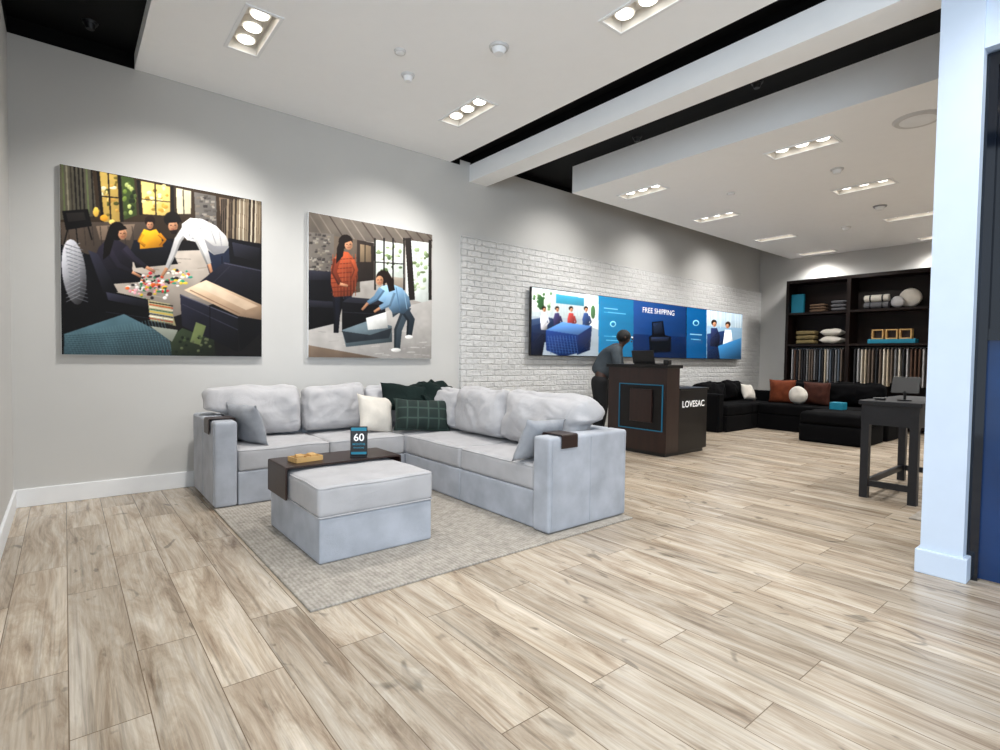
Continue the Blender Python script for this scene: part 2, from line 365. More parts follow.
dr = thing('door_1', None, None, (3.80, 0, 0)); dr['kind'] = 'structure'
bm = bmesh.new(); box(bm, 3.74, 3.82, .545, .593, 0, 2.77); box(bm, 3.74, 3.82, -.62, -.56, 0, 2.77); box(bm, 3.74, 3.82, -.56, .545, 2.70, 2.77); box(bm, 3.75, 3.81, -.56, .545, 1.28, 1.34)
mk('door_frame', bm, M['glass'], dr)
mk('upper_pane', B(3.77, 3.80, -.56, .545, 1.34, 2.70), M['glass'], dr)
mk('lower_panel', B(3.77, 3.80, -.56, .545, 0.01, 1.28), M['navy'], dr)

# ---------------------------------------------------------------- downlights
def make_light(hw=.1, hl=.29):
    t = thing('recessed_downlight', '', 'ceiling light', (0, 0, 0), 'recessed three bulb ceiling lights')
    bm = bmesh.new(); e = .022
    box(bm, -hw-e, -hw, -hl-e, hl+e, -.008, 0); box(bm, hw, hw+e, -hl-e, hl+e, -.008, 0); box(bm, -hw, hw, -hl-e, -hl, -.008, 0); box(bm, -hw, hw, hl, hl+e, -.008, 0)
    mk('trim_frame', bm, M['white'], t)
    bm = bmesh.new(); k = .085
    for a, b in (((-hw, -hl), (-hw, hl)), ((hw, -hl), (hw, hl)), ((-hw, -hl), (hw, -hl)), ((-hw, hl), (hw, hl))):
        bm.faces.new([bm.verts.new(p) for p in ((*a, 0), (*b, 0), (*b, k), (*a, k))])
    bm.faces.new([bm.verts.new(p) for p in ((-hw, -hl, k), (hw, -hl, k), (hw, hl, k), (-hw, hl, k))])
    mk('housing', bm, M['housing'], t)
    for j in (-1, 0, 1):
        s = mk('bulb_holder', cyl(bmesh.new(), (0, j*.185, .06), .070, .048, seg=24), M['housing'], t)
        mk('bulb', cyl(bmesh.new(), (0, j*.185, .031), .054, .010, seg=24), M['bulb'], s)
    return t
L0 = make_light()
allh = [(x, y, 3.43, 0) for x, y in H1] + [(x, y, 3.22, 1) for x, y in H2]
rows1 = {4.1: 'by the picture wall', 2.12: 'in the second row from the picture wall', .14: 'beside the entrance'}
rows2 = {4.03: 'by the brick wall', 2.2: 'in the middle row', .3: 'farthest from the brick wall'}
xs2 = {5.52: 'first', 7.27: 'second', 9.19: 'third', 10.95: 'fourth'}
for i, (x, y, z, far) in enumerate(allh):
    o = L0 if i == 0 else copy_tree(L0)
    o.location = (x, y, z)
    if far: o['label'] = 'white three bulb light, %s past the beam %s' % (xs2[x], rows2[y])
    else: o['label'] = 'white three bulb light %s, %s' % (rows1[y], 'on the left' if x < 2 else 'near the beam')
    sp = bpy.data.lights.new('spot', 'SPOT'); sp.energy = 105; sp.spot_size = math.radians(140); sp.spot_blend = .9; sp.shadow_soft_size = .07; sp.color = (1, .975, .94)
    so = bpy.data.objects.new('spot', sp); C.objects.link(so); so.location = (x, y, z-.02)
def spot(loc, tgt, e, ang, col=(1, .975, .94), soft=.05, blend=.9):
    sp = bpy.data.lights.new('spot', 'SPOT'); sp.energy = e; sp.spot_size = math.radians(ang); sp.spot_blend = blend; sp.shadow_soft_size = soft; sp.color = col
    so = bpy.data.objects.new('spot', sp); C.objects.link(so); so.location = loc
    so.rotation_euler = (Vector(tgt)-Vector(loc)).to_track_quat('-Z', 'Y').to_euler()
spot((1.05, 3.95, 3.40), (.7, 5.2, 1.7), 110, 80); spot((2.92, 3.95, 3.40), (2.55, 5.2, 1.7), 100, 80)
for x in (4.6, 6.6, 8.6): spot((x+.6, 4.0, 3.19), (x+.6, 5.3, 1.9), 75, 100)
spot((9.9, 3.4, 3.19), (11.2, 3.4, 1.8), 45, 90)
# soft daylight entering through the open shop front
ar = bpy.data.lights.new('daylight', 'AREA'); ar.shape = 'RECTANGLE'; ar.size = 3.5; ar.size_y = 2.4; ar.energy = 190; ar.color = (.74, .87, 1)
ao = bpy.data.objects.new('daylight', ar); C.objects.link(ao); ao.location = (-2.4, -3.0, 2.0); ao.rotation_euler = (Vector((4.2, 1.6, 1.7))-Vector(ao.location)).to_track_quat('-Z', 'Y').to_euler()
# ceiling bits
def disc(label, u, v, z, r, name, cat, dome=False, mt='detector', grp=None):
    p = onZ(u, v, z); t = thing(name, label, cat, (p.x, p.y, z), grp)
    mk('base_ring', cyl(bmesh.new(), (p.x, p.y, z-.008), r*.9, .016, seg=28, r2=r), M[mt], t)
    mk('dome' if dome else 'core', cyl(bmesh.new(), (p.x, p.y, z-.016-(.018 if dome else .003)), r*.5, .036 if dome else .006, seg=24, r2=r*.72), M[mt] if mt == 'dark' else M['white'], t)
disc('white round smoke detector on the near ceiling', 499, 47, 3.43, .075, 'smoke_detector', 'smoke detector', True)
disc('small round sprinkler cover left of the smoke detector', 400, 51, 3.43, .045, 'sprinkler_cover', 'sprinkler')
disc('round ceiling sensor below the sprinkler cover', 408, 75, 3.43, .055, 'ceiling_sensor', 'sensor', True)
disc('large round ceiling speaker next to the column', 918, 119, 3.22, .18, 'ceiling_speaker', 'speaker')
disc('small sprinkler cover between the first far lights', 731, 193, 3.22, .05, 'sprinkler_cover', 'sprinkler')
disc('round detector between first and second far lights', 837, 169, 3.22, .065, 'smoke_detector', 'smoke detector', True)
disc('dark detector between second and third far lights', 880, 206, 3.22, .08, 'smoke_detector', 'smoke detector', True, 'metal')
disc('small detector between third far lights', 846, 227, 3.22, .07, 'smoke_detector', 'smoke detector', True)
disc('black spotlight on the black ceiling in the top left corner', 90, 22, ZC, .05, 'black_spotlight', 'ceiling light', True, 'dark')
disc('black spotlight in the dark strip behind the beam', 757, 82, ZC, .05, 'black_spotlight', 'ceiling light', True, 'dark')
disc('black spotlight in the dark strip nearer the brick wall', 637, 137, ZC, .05, 'black_spotlight', 'ceiling light', True, 'dark')

# ---------------------------------------------------------------- printed pictures (rasterised to vertex colours of the flat print)
class Paint:
    def __init__(s): s.p = []
    def poly(s, pts, c, g=.14): s.p.append((pts, c, g))
    def rect(s, x0, y0, x1, y1, c, k=0, g=.1): s.poly([(x0, y0), (x1, y0+k*(x1-x0)), (x1, y1+k*(x1-x0)), (x0, y1)], c, g)
    def ell(s, cx, cy, rx, ry, c, n=14, a=0, g=.2):
        s.poly([(cx+rx*math.cos(t)*math.cos(a)-ry*math.sin(t)*math.sin(a), cy+rx*math.cos(t)*math.sin(a)+ry*math.sin(t)*math.cos(a)) for t in [2*PI*i/n for i in range(n)]], c, g)
    def line(s, a, b, w, c):
        d = Vector((b[0]-a[0], b[1]-a[1])); n = Vector((-d.y, d.x)).normalized()*w/2
        s.poly([(a[0]+n.x, a[1]+n.y), (b[0]+n.x, b[1]+n.y), (b[0]-n.x, b[1]-n.y), (a[0]-n.x, a[1]-n.y)], c, .05)
    def limb(s, pts, ws, c, g=.25):
        L, R = [], []
        for i, p in enumerate(pts):
            a = Vector(pts[max(0, i-1)]); b = Vector(pts[min(len(pts)-1, i+1)]); n = Vector((-(b-a).y, (b-a).x)).normalized()*ws[i]/2
            L.append((p[0]+n.x, p[1]+n.y)); R.append((p[0]-n.x, p[1]-n.y))
        s.poly(L+R[::-1], c, g); d = tuple(int(v*.76) for v in c)
        low = L if sum(l[1] for l in L) > sum(r[1] for r in R) else R
        M_ = [((l[0]*.4+p[0]*.6), (l[1]*.4+p[1]*.6)) for l, p in zip(low, pts)]
        s.poly(low+M_[::-1], d, g)
    def face(s, x, y, r, c=(190, 142, 112)):
        s.ell(x, y, r*.8, r, c, 16); k = tuple(int(v*.45) for v in c)
        s.poly([(x+r*.2, y-r*.8), (x+r*.78, y), (x+r*.3, y+r*.9)], tuple(int(v*.8) for v in c))
        s.line((x-r*.5, y-r*.12), (x-r*.15, y-r*.12), max(.6, r*.14), k); s.line((x+r*.15, y-r*.12), (x+r*.5, y-r*.12), max(.6, r*.14), k)
        s.line((x-r*.25, y+r*.5), (x+r*.25, y+r*.5), max(.6, r*.12), (140, 72, 64)); s.line((x, y), (x+r*.05, y+r*.25), r*.14, tuple(int(v*.8) for v in c))
    def build(s, name, Y, mt, parent, bounds, nx, nz, tex=.1, con=1.0):
        x0, x1, z0, z1 = bounds; gx = np.linspace(x0, x1, nx+1); gz = np.linspace(z0, z1, nz+1); GX, GZ = np.meshgrid(gx, gz)
        img = np.zeros((nz+1, nx+1, 3)); rng = np.random.RandomState(3)
        for pts, c, g in s.p:
            q = [onY(u, v, Y) for u, v in pts]; xs = np.array([p.x for p in q]); zs = np.array([p.z for p in q])
            ia, ib = np.searchsorted(gx, xs.min()), np.searchsorted(gx, xs.max()); ja, jb = np.searchsorted(gz, zs.min()), np.searchsorted(gz, zs.max())
            if ib <= ia or jb <= ja: continue
            X = GX[ja:jb, ia:ib]; Zz = GZ[ja:jb, ia:ib]; ins = np.zeros(X.shape, bool); n = len(q)
            for i in range(n):
                xa, za, xb, zb_ = xs[i], zs[i], xs[(i+1) % n], zs[(i+1) % n]
                if za == zb_: continue
                ins ^= ((za > Zz) != (zb_ > Zz)) & (X < (xb-xa)*(Zz-za)/(zb_-za)+xa)
            sh = 1+g*((Zz-zs.min())/(zs.max()-zs.min()+1e-6)-.45)*1.6 - g*((X-xs.min())/(xs.max()-xs.min()+1e-6)-.5)*1.0
            sub = img[ja:jb, ia:ib]; sub[ins] = (np.array(c)[None, :]*sh[ins][:, None])
        def up(k):
            a = rng.rand(k+2, k+2); yy = np.linspace(0, k, nz+1); xx = np.linspace(0, k, nx+1); i = yy.astype(int); j = xx.astype(int); fy = (yy-i)[:, None]; fx = (xx-j)[None, :]
            fy = fy*fy*(3-2*fy); fx = fx*fx*(3-2*fx)
            return a[i][:, j]*(1-fy)*(1-fx)+a[i+1][:, j]*fy*(1-fx)+a[i][:, j+1]*(1-fy)*fx+a[i+1][:, j+1]*fy*fx-.5
        tx = up(5)*1.4+up(14)*1.0+up(40)*.5
        img = img*(1+tex*tx[:, :, None]*2)
        for _ in range(2):
            p = np.pad(img, ((1, 1), (1, 1), (0, 0)), 'edge'); img = (p[1:-1, 1:-1]*2+p[:-2, 1:-1]+p[2:, 1:-1]+p[1:-1, :-2]+p[1:-1, 2:])/6
        v = np.clip(img/255, 0, 1); v = v*(1-con)+con*(v*v*(3-2*v)); v = np.where(v <= .04045, v/12.92, ((v+.055)/1.055)**2.4)
        off = WL[parent.name]; N = (nx+1)*(nz+1)
        co_ = np.stack([GX-off.x, np.full_like(GX, Y-off.y), GZ-off.z], -1).reshape(-1, 3)
        idx = np.arange(N).reshape(nz+1, nx+1); f = np.stack([idx[:-1, :-1], idx[:-1, 1:], idx[1:, 1:], idx[1:, :-1]], -1).reshape(-1, 4)
        me = bpy.data.meshes.new(name); me.from_pydata(co_.tolist(), [], f.tolist())
        at = me.color_attributes.new('Col', 'FLOAT_COLOR', 'POINT'); at.data.foreach_set('color', np.concatenate([v.reshape(-1, 3), np.ones((N, 1))], 1).astype(np.float32).ravel())
        me.materials.append(mt); o = bpy.data.objects.new(name, me); C.objects.link(o); o.parent = parent; return o
def canvas(label, x0, x1, z0, z1):
    t = thing('canvas_picture', label, 'picture', ((x0+x1)/2, 5.23, z0), 'large photo canvases on the wall')
    mk('canvas', B(x0, x1, 5.212, 5.249, z0, z1, bev=.003), M['white'], t); return t
SK = (186, 138, 108)
c1 = canvas('larger left canvas photo of a family playing around black sofa pieces', -.02, 1.415, 1.13, 2.56)
P = Paint()
P.rect(50, 150, 275, 365, (26, 24, 25))
P.poly([(58, 160), (262, 200), (262, 250), (58, 225)], (62, 50, 38))
P.poly([(58, 160), (92, 168), (97, 216), (60, 220)], (96, 92, 80))
for x in (62, 66, 70, 74, 78, 82, 86, 91): P.line((x, 162), (x+3, 218), 1.6, random.choice([(40, 36, 34), (150, 144, 124), (110, 120, 84), (70, 64, 56)]))
P.poly([(98, 171), (117, 175), (120, 222), (103, 224)], (190, 160, 92)); 
for k in range(24): P.ell(random.uniform(100, 117), random.uniform(176, 218), random.uniform(1, 3.4), random.uniform(1, 3), random.choice([(226, 200, 130), (120, 106, 50), (190, 150, 80), (244, 232, 190), (84, 84, 44)]))
P.line((98, 171), (103, 224), 3, (30, 26, 24)); P.line((108, 172), (111, 223), 1.5, (40, 34, 30)); P.line((119, 174), (122, 222), 3, (30, 26, 24)); P.line((99, 196), (120, 198), 1.2, (40, 34, 30))
P.poly([(121, 176), (134, 178), (137, 215), (124, 220)], (70, 84, 46))
for k in range(18): P.ell(random.uniform(123, 135), random.uniform(180, 214), 2, 2.4, random.choice([(120, 140, 70), (44, 54, 34), (180, 190, 120), (90, 104, 60)]))
P.poly([(141, 181), (170, 187), (170, 216), (143, 214)], (232, 200, 122))
for k in range(24): P.ell(random.uniform(143, 168), random.uniform(185, 213), random.uniform(1.4, 3), random.uniform(1.2, 2.6), random.choice([(252, 234, 176), (206, 158, 74), (150, 124, 60), (246, 222, 150)]))
P.line((155, 183), (156, 215), 1.5, (50, 42, 34)); P.line((141, 199), (170, 202), 1, (70, 58, 44)); P.line((138, 180), (141, 215), 3, (26, 23, 22)); P.line((172, 186), (173, 216), 3, (26, 23, 22))
P.poly([(176, 188), (191, 191), (191, 214), (177, 214)], (210, 202, 172)); P.line((183, 190), (184, 214), 1, (60, 50, 40))
P.poly([(194, 192), (216, 196), (217, 240), (196, 228)], (100, 96, 92))
for i in range(50): x_, y_ = 195+random.random()*18, 195+random.random()*38; P.rect(x_, y_, x_+random.uniform(2, 4.5), y_+random.uniform(1.4, 2.6), random.choice([(88, 84, 80), (140, 134, 126), (66, 62, 60), (120, 112, 102)]))
P.poly([(219, 197), (262, 205), (262, 245), (222, 240)], (104, 90, 76))
for k in range(20): x = 222+k*2; P.line((x, 199), (x-1, 243), 1.3, random.choice([(196, 186, 166), (60, 50, 42), (140, 128, 110), (44, 38, 34), (90, 78, 66)]))
P.poly([(58, 222), (150, 222), (140, 262), (60, 250)], (84, 74, 66)); P.poly([(96, 226), (135, 224), (130, 240), (100, 240)], (128, 112, 98))
for k in range(10): P.line((60+k*8, 226), (62+k*8, 246), .8, (66, 58, 52))
P.poly([(62, 211), (88, 209), (92, 226), (66, 230)], (16, 14, 14)); P.poly([(66, 213), (84, 212), (86, 220), (68, 222)], (44, 40, 38)); P.line((68, 228), (64, 244), 1.3, (16, 14, 14)); P.line((88, 226), (92, 240), 1.3, (16, 14, 14)); P.line((76, 228), (78, 246), 1, (16, 14, 14))
P.ell(96, 212, 3, 5, (240, 190, 90)); P.ell(104, 218, 4, 3.4, (225, 160, 60)); P.ell(112, 222, 3, 2.6, (250, 210, 120))
P.poly([(134, 240), (170, 240), (182, 252), (130, 252)], (28, 30, 40))
P.poly([(140, 236), (144, 229), (150, 231), (156, 229), (161, 236), (163, 247), (140, 249)], (226, 158, 40), .35); P.limb([(143, 234), (139, 241), (145, 246)], [4, 3.6, 2.6], (214, 148, 36)); P.limb([(159, 234), (165, 240), (160, 246)], [4, 3.6, 2.6], (186, 122, 28)); P.ell(150, 221, 5.4, 5.6, (40, 26, 20)); P.face(150, 225, 4.2, SK); P.poly([(145, 218), (155, 218), (153, 222), (147, 222)], (40, 26, 20))
P.poly([(96, 262), (135, 252), (205, 250), (225, 300), (170, 318), (105, 305)], (170, 160, 150), .3)
for k in range(26): x_, y_ = random.uniform(108, 200), random.uniform(256, 306); P.line((x_, y_), (x_+random.uniform(8, 20), y_+random.uniform(-2, 4)), .8, random.choice([(156, 146, 136), (184, 176, 166)]))
P.poly([(130, 252), (172, 250), (178, 264), (136, 268)], (22, 22, 27), .4)
for i in range(120):
    x, y = random.gauss(150, 12), random.gauss(286, 6); P.ell(x, y, random.uniform(.9, 2.8), random.uniform(.7, 1.9), random.choice([(214, 60, 70), (238, 170, 180), (244, 236, 232), (230, 190, 60), (60, 130, 90), (70, 46, 42), (225, 110, 60), (220, 140, 150), (250, 240, 236), (50, 46, 50)]), 7)
for i in range(34):
    x, y = random.gauss(178, 8), random.gauss(278, 3.5); P.ell(x, y, random.uniform(1, 3), random.uniform(.8, 2), random.choice([(230, 200, 80), (60, 150, 120), (214, 90, 60), (240, 236, 220), (70, 110, 170), (50, 46, 50)]), 6)
P.poly([(99, 247), (107, 239), (118, 240), (128, 246), (133, 258), (132, 272), (120, 279), (106, 281), (97, 270), (95, 257)], (38, 35, 45), .5)
P.poly([(104, 270), (124, 268), (142, 274), (140, 282), (112, 284)], (22, 22, 30), .4)
P.limb([(124, 248), (133, 258), (146, 267)], [8, 7, 4.5], (50, 47, 60)); P.limb([(146, 267), (155, 272)], [3.4, 3], SK); P.limb([(108, 250), (118, 266), (132, 272)], [8, 7, 4.5], (44, 41, 53)); P.limb([(132, 272), (141, 277)], [3, 2.6], SK)
P.ell(117, 231, 8.6, 9.4, (18, 13, 11)); P.poly([(108, 230), (114, 226), (114, 240), (110, 254), (103, 260), (104, 244)], (18, 13, 11)); P.face(122.5, 234, 5.6, SK); P.poly([(116, 226), (125, 226), (127, 229), (119, 231), (117, 240)], (18, 13, 11))
P.poly([(209, 252), (218, 240), (232, 241), (238, 254), (238, 276), (233, 292), (222, 288), (212, 282), (207, 266)], (34, 40, 56), .5); P.line((222, 256), (222, 286), 1, (14, 16, 24))
P.limb([(188, 226), (178, 240), (173, 254), (167, 268)], [9, 7.5, 6, 4.5], (196, 194, 193)); P.limb([(167, 268), (162, 276)], [3.6, 3], SK)
P.poly([(182, 224), (190, 218), (202, 219), (216, 226), (226, 236), (230, 246), (224, 253), (214, 255), (205, 248), (196, 242), (187, 240), (182, 234)], (210, 208, 206), .35)
P.poly([(190, 238), (202, 243), (214, 254), (222, 253), (229, 246), (214, 246), (200, 236)], (146, 145, 148), .1); P.line((198, 220), (204, 240), .9, (160, 158, 160)); P.line((208, 222), (216, 244), .9, (156, 154, 156)); P.line((219, 230), (222, 248), .9, (150, 148, 152)); P.line((186, 222), (190, 237), .9, (166, 164, 166))
P.limb([(196, 232), (204, 250), (209, 264)], [10, 8, 5], (222, 220, 218)); P.limb([(209, 264), (212, 275)], [3.8, 3.2], SK)
P.ell(172, 219, 8.4, 7.6, (24, 18, 15)); P.face(173, 226, 6, SK); P.poly([(164, 219), (179, 215), (182, 222), (167, 223)], (24, 18, 15)); P.poly([(169.5, 230.5), (178, 229.5), (176.5, 234), (172, 234)], (40, 27, 21))
P.poly([(228, 238), (262, 244), (262, 300), (232, 288)], (12, 12, 16), .5); P.poly([(232, 242), (260, 248), (258, 262), (234, 256)], (34, 34, 42), .5); P.poly([(200, 282), (224, 262), (262, 270), (262, 312)], (28, 28, 36), .6); P.line((224, 263), (262, 271), 1, (76, 76, 90)); P.line((230, 266), (212, 284), .8, (54, 54, 64))
P.poly([(60, 244), (92, 256), (106, 290), (150, 300), (150, 330), (60, 352)], (13, 13, 17), .6); P.poly([(88, 250), (98, 254), (118, 292), (104, 294)], (38, 38, 47), .6); P.poly([(106, 292), (150, 301), (148, 308), (108, 300)], (42, 42, 52), .5); P.line((106, 312), (148, 318), .8, (44, 44, 54))
P.ell(74, 272, 12, 33, (140, 140, 145), 24, a=-.12, g=.6)
for k in range(14): P.line((65+k*.5, 244+k*4), (83+k*.4, 250+k*4), .8, (112, 114, 120)); P.line((66, 250+k*4), (80, 243+k*4), .6, (164, 166, 170))
P.poly([(184, 290), (206, 280), (262, 305), (262, 320), (238, 316)], (184, 158, 134), .35); P.line((190, 290), (240, 314), 1, (140, 114, 94)); P.poly([(196, 286), (206, 282), (258, 306), (246, 310)], (208, 184, 160))
P.poly([(180, 294), (238, 318), (238, 352), (182, 326)], (30, 30, 39), .6); P.poly([(238, 318), (262, 320), (262, 332), (240, 352)], (11, 11, 15))
P.line((182, 304), (238, 330), .8, (62, 62, 76)); P.line((181, 295), (238, 318), 1, (92, 92, 106)); P.line((210, 306), (210, 340), .8, (11, 11, 15))
P.poly([(148, 300), (170, 304), (176, 326), (150, 320)], (176, 168, 132))
for k in range(9): P.line((149, 302+k*2.3), (173, 306+k*2.3), 1.1, [(50, 50, 44), (200, 90, 60), (230, 220, 200), (70, 110, 90), (210, 180, 80), (50, 60, 90), (240, 236, 220), (150, 70, 60), (90, 90, 80)][k])
P.poly([(64, 334), (124, 314), (168, 336), (176, 358), (64, 358)], (76, 98, 106), .4); 
for k in range(34): P.line((64+k*3, 334-k*.5), (74+k*3, 358), .5, (102, 128, 134))
for k in range(12): P.line((64, 336+k*2), (165+k*1.4, 330+k*2.4), .5, (58, 78, 86))
P.poly([(182, 328), (214, 340), (216, 358), (172, 358), (170, 338)], (46, 54, 40), .4); P.poly([(196, 322), (206, 326), (200, 345), (190, 342)], (110, 120, 82)); P.poly([(150, 326), (178, 330), (172, 342)], (140, 144, 134))
for k in range(26): P.ell(random.uniform(174, 214), random.uniform(336, 355), 1.6, 1.4, random.choice([(72, 84, 56), (34, 40, 32), (92, 98, 74)]))
P.build('printed_photo', 5.2105, M['paint'], c1, (-.017, 1.412, 1.133, 2.557), 520, 520, .05, .4)
c2 = canvas('smaller looking right canvas photo of two women beside a black ottoman', 1.84, 3.25, 1.13, 2.545)
P = Paint()
P.rect(300, 200, 440, 365, (172, 166, 160))
P.poly([(306, 208), (432, 234), (432, 248), (308, 236)], (112, 104, 96))
for k in range(12): P.line((306+k*11, 209+k*2.3), (324+k*10.5, 238+k), 1.2, random.choice([(84, 74, 68), (140, 130, 120)]))
P.poly([(308, 232), (334, 234), (334, 300), (308, 300)], (112, 106, 100))
for i in range(110): 
    x, y = 308+random.random()*23, 233+random.random()*60; P.rect(x, y, x+random.uniform(1.6, 4), y+random.uniform(1.2, 2.4), random.choice([(94, 88, 84), (156, 150, 140), (70, 66, 64), (134, 126, 114)]))
P.poly([(334, 236), (360, 240), (360, 292), (334, 296)], (98, 88, 78)); P.poly([(357, 240), (374, 243), (374, 280), (357, 282)], (50, 42, 38)); P.poly([(360, 244), (371, 246), (371, 262), (360, 262)], (124, 108, 88)); P.line((365, 244), (365, 262), .8, (40, 34, 30))
P.poly([(376, 240), (403, 244), (403, 290), (376, 285)], (204, 212, 204)); P.poly([(406, 240), (431, 243), (431, 305), (406, 298)], (216, 222, 217))
for k in range(40): P.ell(random.uniform(378, 401), random.uniform(246, 272), random.uniform(1, 2.8), random.uniform(1, 2.6), random.choice([(140, 156, 116), (184, 194, 166), (96, 112, 78), (236, 240, 232)]))
for k in range(26): P.ell(random.uniform(412, 428), random.uniform(248, 290), random.uniform(1, 3), random.uniform(1, 3), random.choice([(150, 166, 130), (194, 204, 182), (110, 124, 92)]))
P.poly([(376, 275), (403, 278), (403, 290), (376, 286)], (160, 150, 138))
for x in (375, 384, 393, 404): P.line((x, 238), (x, 290), 1.6, (26, 23, 21))
P.line((375, 262), (403, 264), 1, (36, 32, 30)); P.line((408, 238), (412, 300), 6, (44, 38, 36)); P.line((430, 240), (430, 300), 3, (44, 38, 36))
P.poly([(308, 270), (336, 272), (344, 300), (336, 332), (308, 332)], (14, 14, 18), .6); P.poly([(308, 270), (334, 272), (338, 280), (308, 280)], (40, 40, 48), .4); P.poly([(308, 300), (338, 302), (336, 308), (308, 307)], (38, 38, 46), .4)
P.poly([(308, 330), (432, 300), (432, 362), (308, 362)], (176, 172, 168), .2)
for k in range(60): x, y = random.uniform(310, 425), random.uniform(330, 356); P.line((x, y), (x+random.uniform(3, 10), y+random.uniform(-1, 1)), .7, random.choice([(164, 160, 156), (188, 184, 180)]))
P.poly([(308, 345), (380, 358), (308, 362)], (112, 98, 86))
P.limb([(336, 292), (337, 314), (336, 333)], [8, 6.5, 5], (24, 26, 38)); P.limb([(347, 290), (349, 312), (348, 332)], [9, 7, 5], (30, 32, 46))
P.poly([(335, 257), (341, 251), (348, 252), (353, 258), (357, 270), (358, 278), (355, 290), (352, 296), (334, 297), (331, 284), (331, 268)], (142, 70, 44), .5)
for k in range(8): P.line((331, 260+k*4.6), (357, 258+k*4.6), .7, (98, 44, 30)); P.line((333+k*3.2, 254), (333+k*3.2, 296), .6, (158, 90, 62))
P.limb([(337, 259), (334, 272), (340, 284)], [7, 6, 4.6], (120, 58, 38)); P.limb([(340, 284), (348, 286)], [3, 2.6], SK); P.limb([(352, 260), (356, 270), (352, 280)], [5, 4.6, 4], (154, 78, 50))
P.ell(345.5, 241.5, 7, 7, (30, 20, 16)); P.face(348.6, 245, 5, SK); P.poly([(341, 237), (350, 236), (353, 240), (345, 243), (343, 256), (336, 264), (337, 248)], (30, 20, 16))
P.poly([(342, 302), (350, 297), (384, 300), (386, 326), (372, 334), (342, 332)], (14, 14, 18), .5); P.poly([(342, 302), (350, 297), (384, 300), (378, 305)], (48, 48, 57)); P.line((342, 312), (378, 314), .8, (48, 48, 56)); P.poly([(378, 305), (385, 301), (386, 326), (378, 331)], (26, 26, 32))
P.poly([(342, 330), (370, 320), (392, 326), (392, 342), (346, 347)], (96, 108, 114), .4); P.poly([(342, 331), (370, 335), (392, 328), (389, 338), (346, 343)], (52, 58, 64)); P.poly([(366, 318), (386, 312), (388, 328), (368, 330)], (224, 224, 220), .3)
P.limb([(392, 312), (406, 310), (398, 330), (397, 349)], [11, 11, 8, 6], (66, 76, 84)); P.limb([(402, 306), (411, 320), (409, 336)], [9, 8, 5.5], (50, 59, 68))
P.poly([(376, 293), (382, 286), (392, 284), (402, 288), (409, 297), (411, 306), (404, 314), (392, 312), (386, 304), (378, 300)], (116, 146, 172), .5); P.line((396, 287), (400, 311), .8, (84, 112, 138)); P.line((404, 291), (407, 309), .7, (140, 168, 190))
P.limb([(382, 289), (376, 298), (368, 303)], [7, 6, 4.4], (106, 136, 162)); P.limb([(368, 303), (362, 310)], [3, 2.6], SK); P.limb([(392, 292), (388, 304), (380, 308)], [8, 7, 5], (128, 158, 184)); P.limb([(380, 308), (374, 312)], [3, 2.6], SK)
P.ell(383, 277, 6.8, 6.8, (36, 25, 20)); P.face(379.6, 280.5, 4.8, SK); P.poly([(378, 272), (388, 271), (393, 280), (395, 290), (389, 292), (386, 280), (380, 275)], (36, 25, 20))
P.ell(396, 350, 5, 2, (228, 226, 222)); P.ell(409, 337, 4, 2, (228, 226, 222))
P.build('printed_photo', 5.2105, M['paint'], c2, (1.843, 3.247, 1.133, 2.542), 420, 420, .05, .35)

# ---------------------------------------------------------------- video wall
SY = 5.12
vw = thing('video_wall', 'long row of joined wall screens on the white brick wall', 'screen', (7.5, 5.2, 1.19))
X0, X1, Z0, Z1 = 4.70, 10.35, 1.19, 2.09
mk('mount', B(X0+.05, X1-.05, SY+.04, 5.203, Z0+.08, Z1-.08), M['dark'], vw)
seams = [X0] + [onY(u, 330, SY).x for u in (633, 686)] + [X1]
for i in range(3):
    mk('screen_body', B(seams[i]+.003, seams[i+1]-.003, SY+.002, SY+.045, Z0, Z1, bev=.004), M['dark'], vw)
P = Paint()
P.rect(520, 280, 600, 365, (150, 160, 168), .13)
P.poly([(526, 284), (600, 295), (600, 320), (526, 316)], (184, 194, 196))
for k in range(24): P.line((528+k*3, 286), (528+k*3, 316), .5, random.choice([(170, 180, 184), (196, 205, 206)]))
P.poly([(532, 290), (552, 293), (552, 312), (532, 311)], (214, 222, 214))
for k in range(30): P.ell(random.uniform(533, 551), random.uniform(293, 310), 1.4, 1.6, random.choice([(110, 140, 100), (180, 196, 170), (80, 106, 74), (230, 236, 226)]))
P.poly([(556, 294), (584, 298), (584, 306), (556, 303)], (60, 140, 166)); P.poly([(586, 294), (599, 297), (599, 330), (588, 326)], (222, 224, 220)); P.ell(541, 303, 3, 7, (54, 88, 56)); P.ell(593, 312, 2.4, 7, (70, 106, 70))
P.poly([(527, 320), (546, 317), (560, 320), (556, 340), (527, 346)], (30, 42, 66), .5); P.poly([(527, 320), (546, 317), (552, 321), (530, 326)], (60, 76, 104)); P.poly([(527, 332), (546, 334), (542, 357), (527, 357)], (20, 28, 48), .5)
for x, c in ((544, (204, 204, 208)), (557, (50, 46, 74)), (571, (130, 52, 50)), (586, (40, 60, 96))):
    P.poly([(x-2, 313), (x+2, 313), (x+3.6, 319), (x+3, 330), (x-3, 330), (x-3.6, 319)], c, .5); P.ell(x, 308.4, 2.2, 2.3, (40, 28, 22)); P.face(x+.4, 310, 1.9, SK); P.limb([(x+3, 316), (x+5, 322), (x+2, 326)], [1.8, 1.6, 1.2], c)
P.poly([(546, 330), (562, 322), (592, 326), (590, 350), (562, 357), (546, 350)], (28, 50, 96), .4); P.poly([(546, 330), (562, 322), (592, 326), (578, 335)], (80, 118, 168), .3); P.poly([(578, 335), (592, 326), (590, 350), (577, 355)], (20, 36, 72), .3)
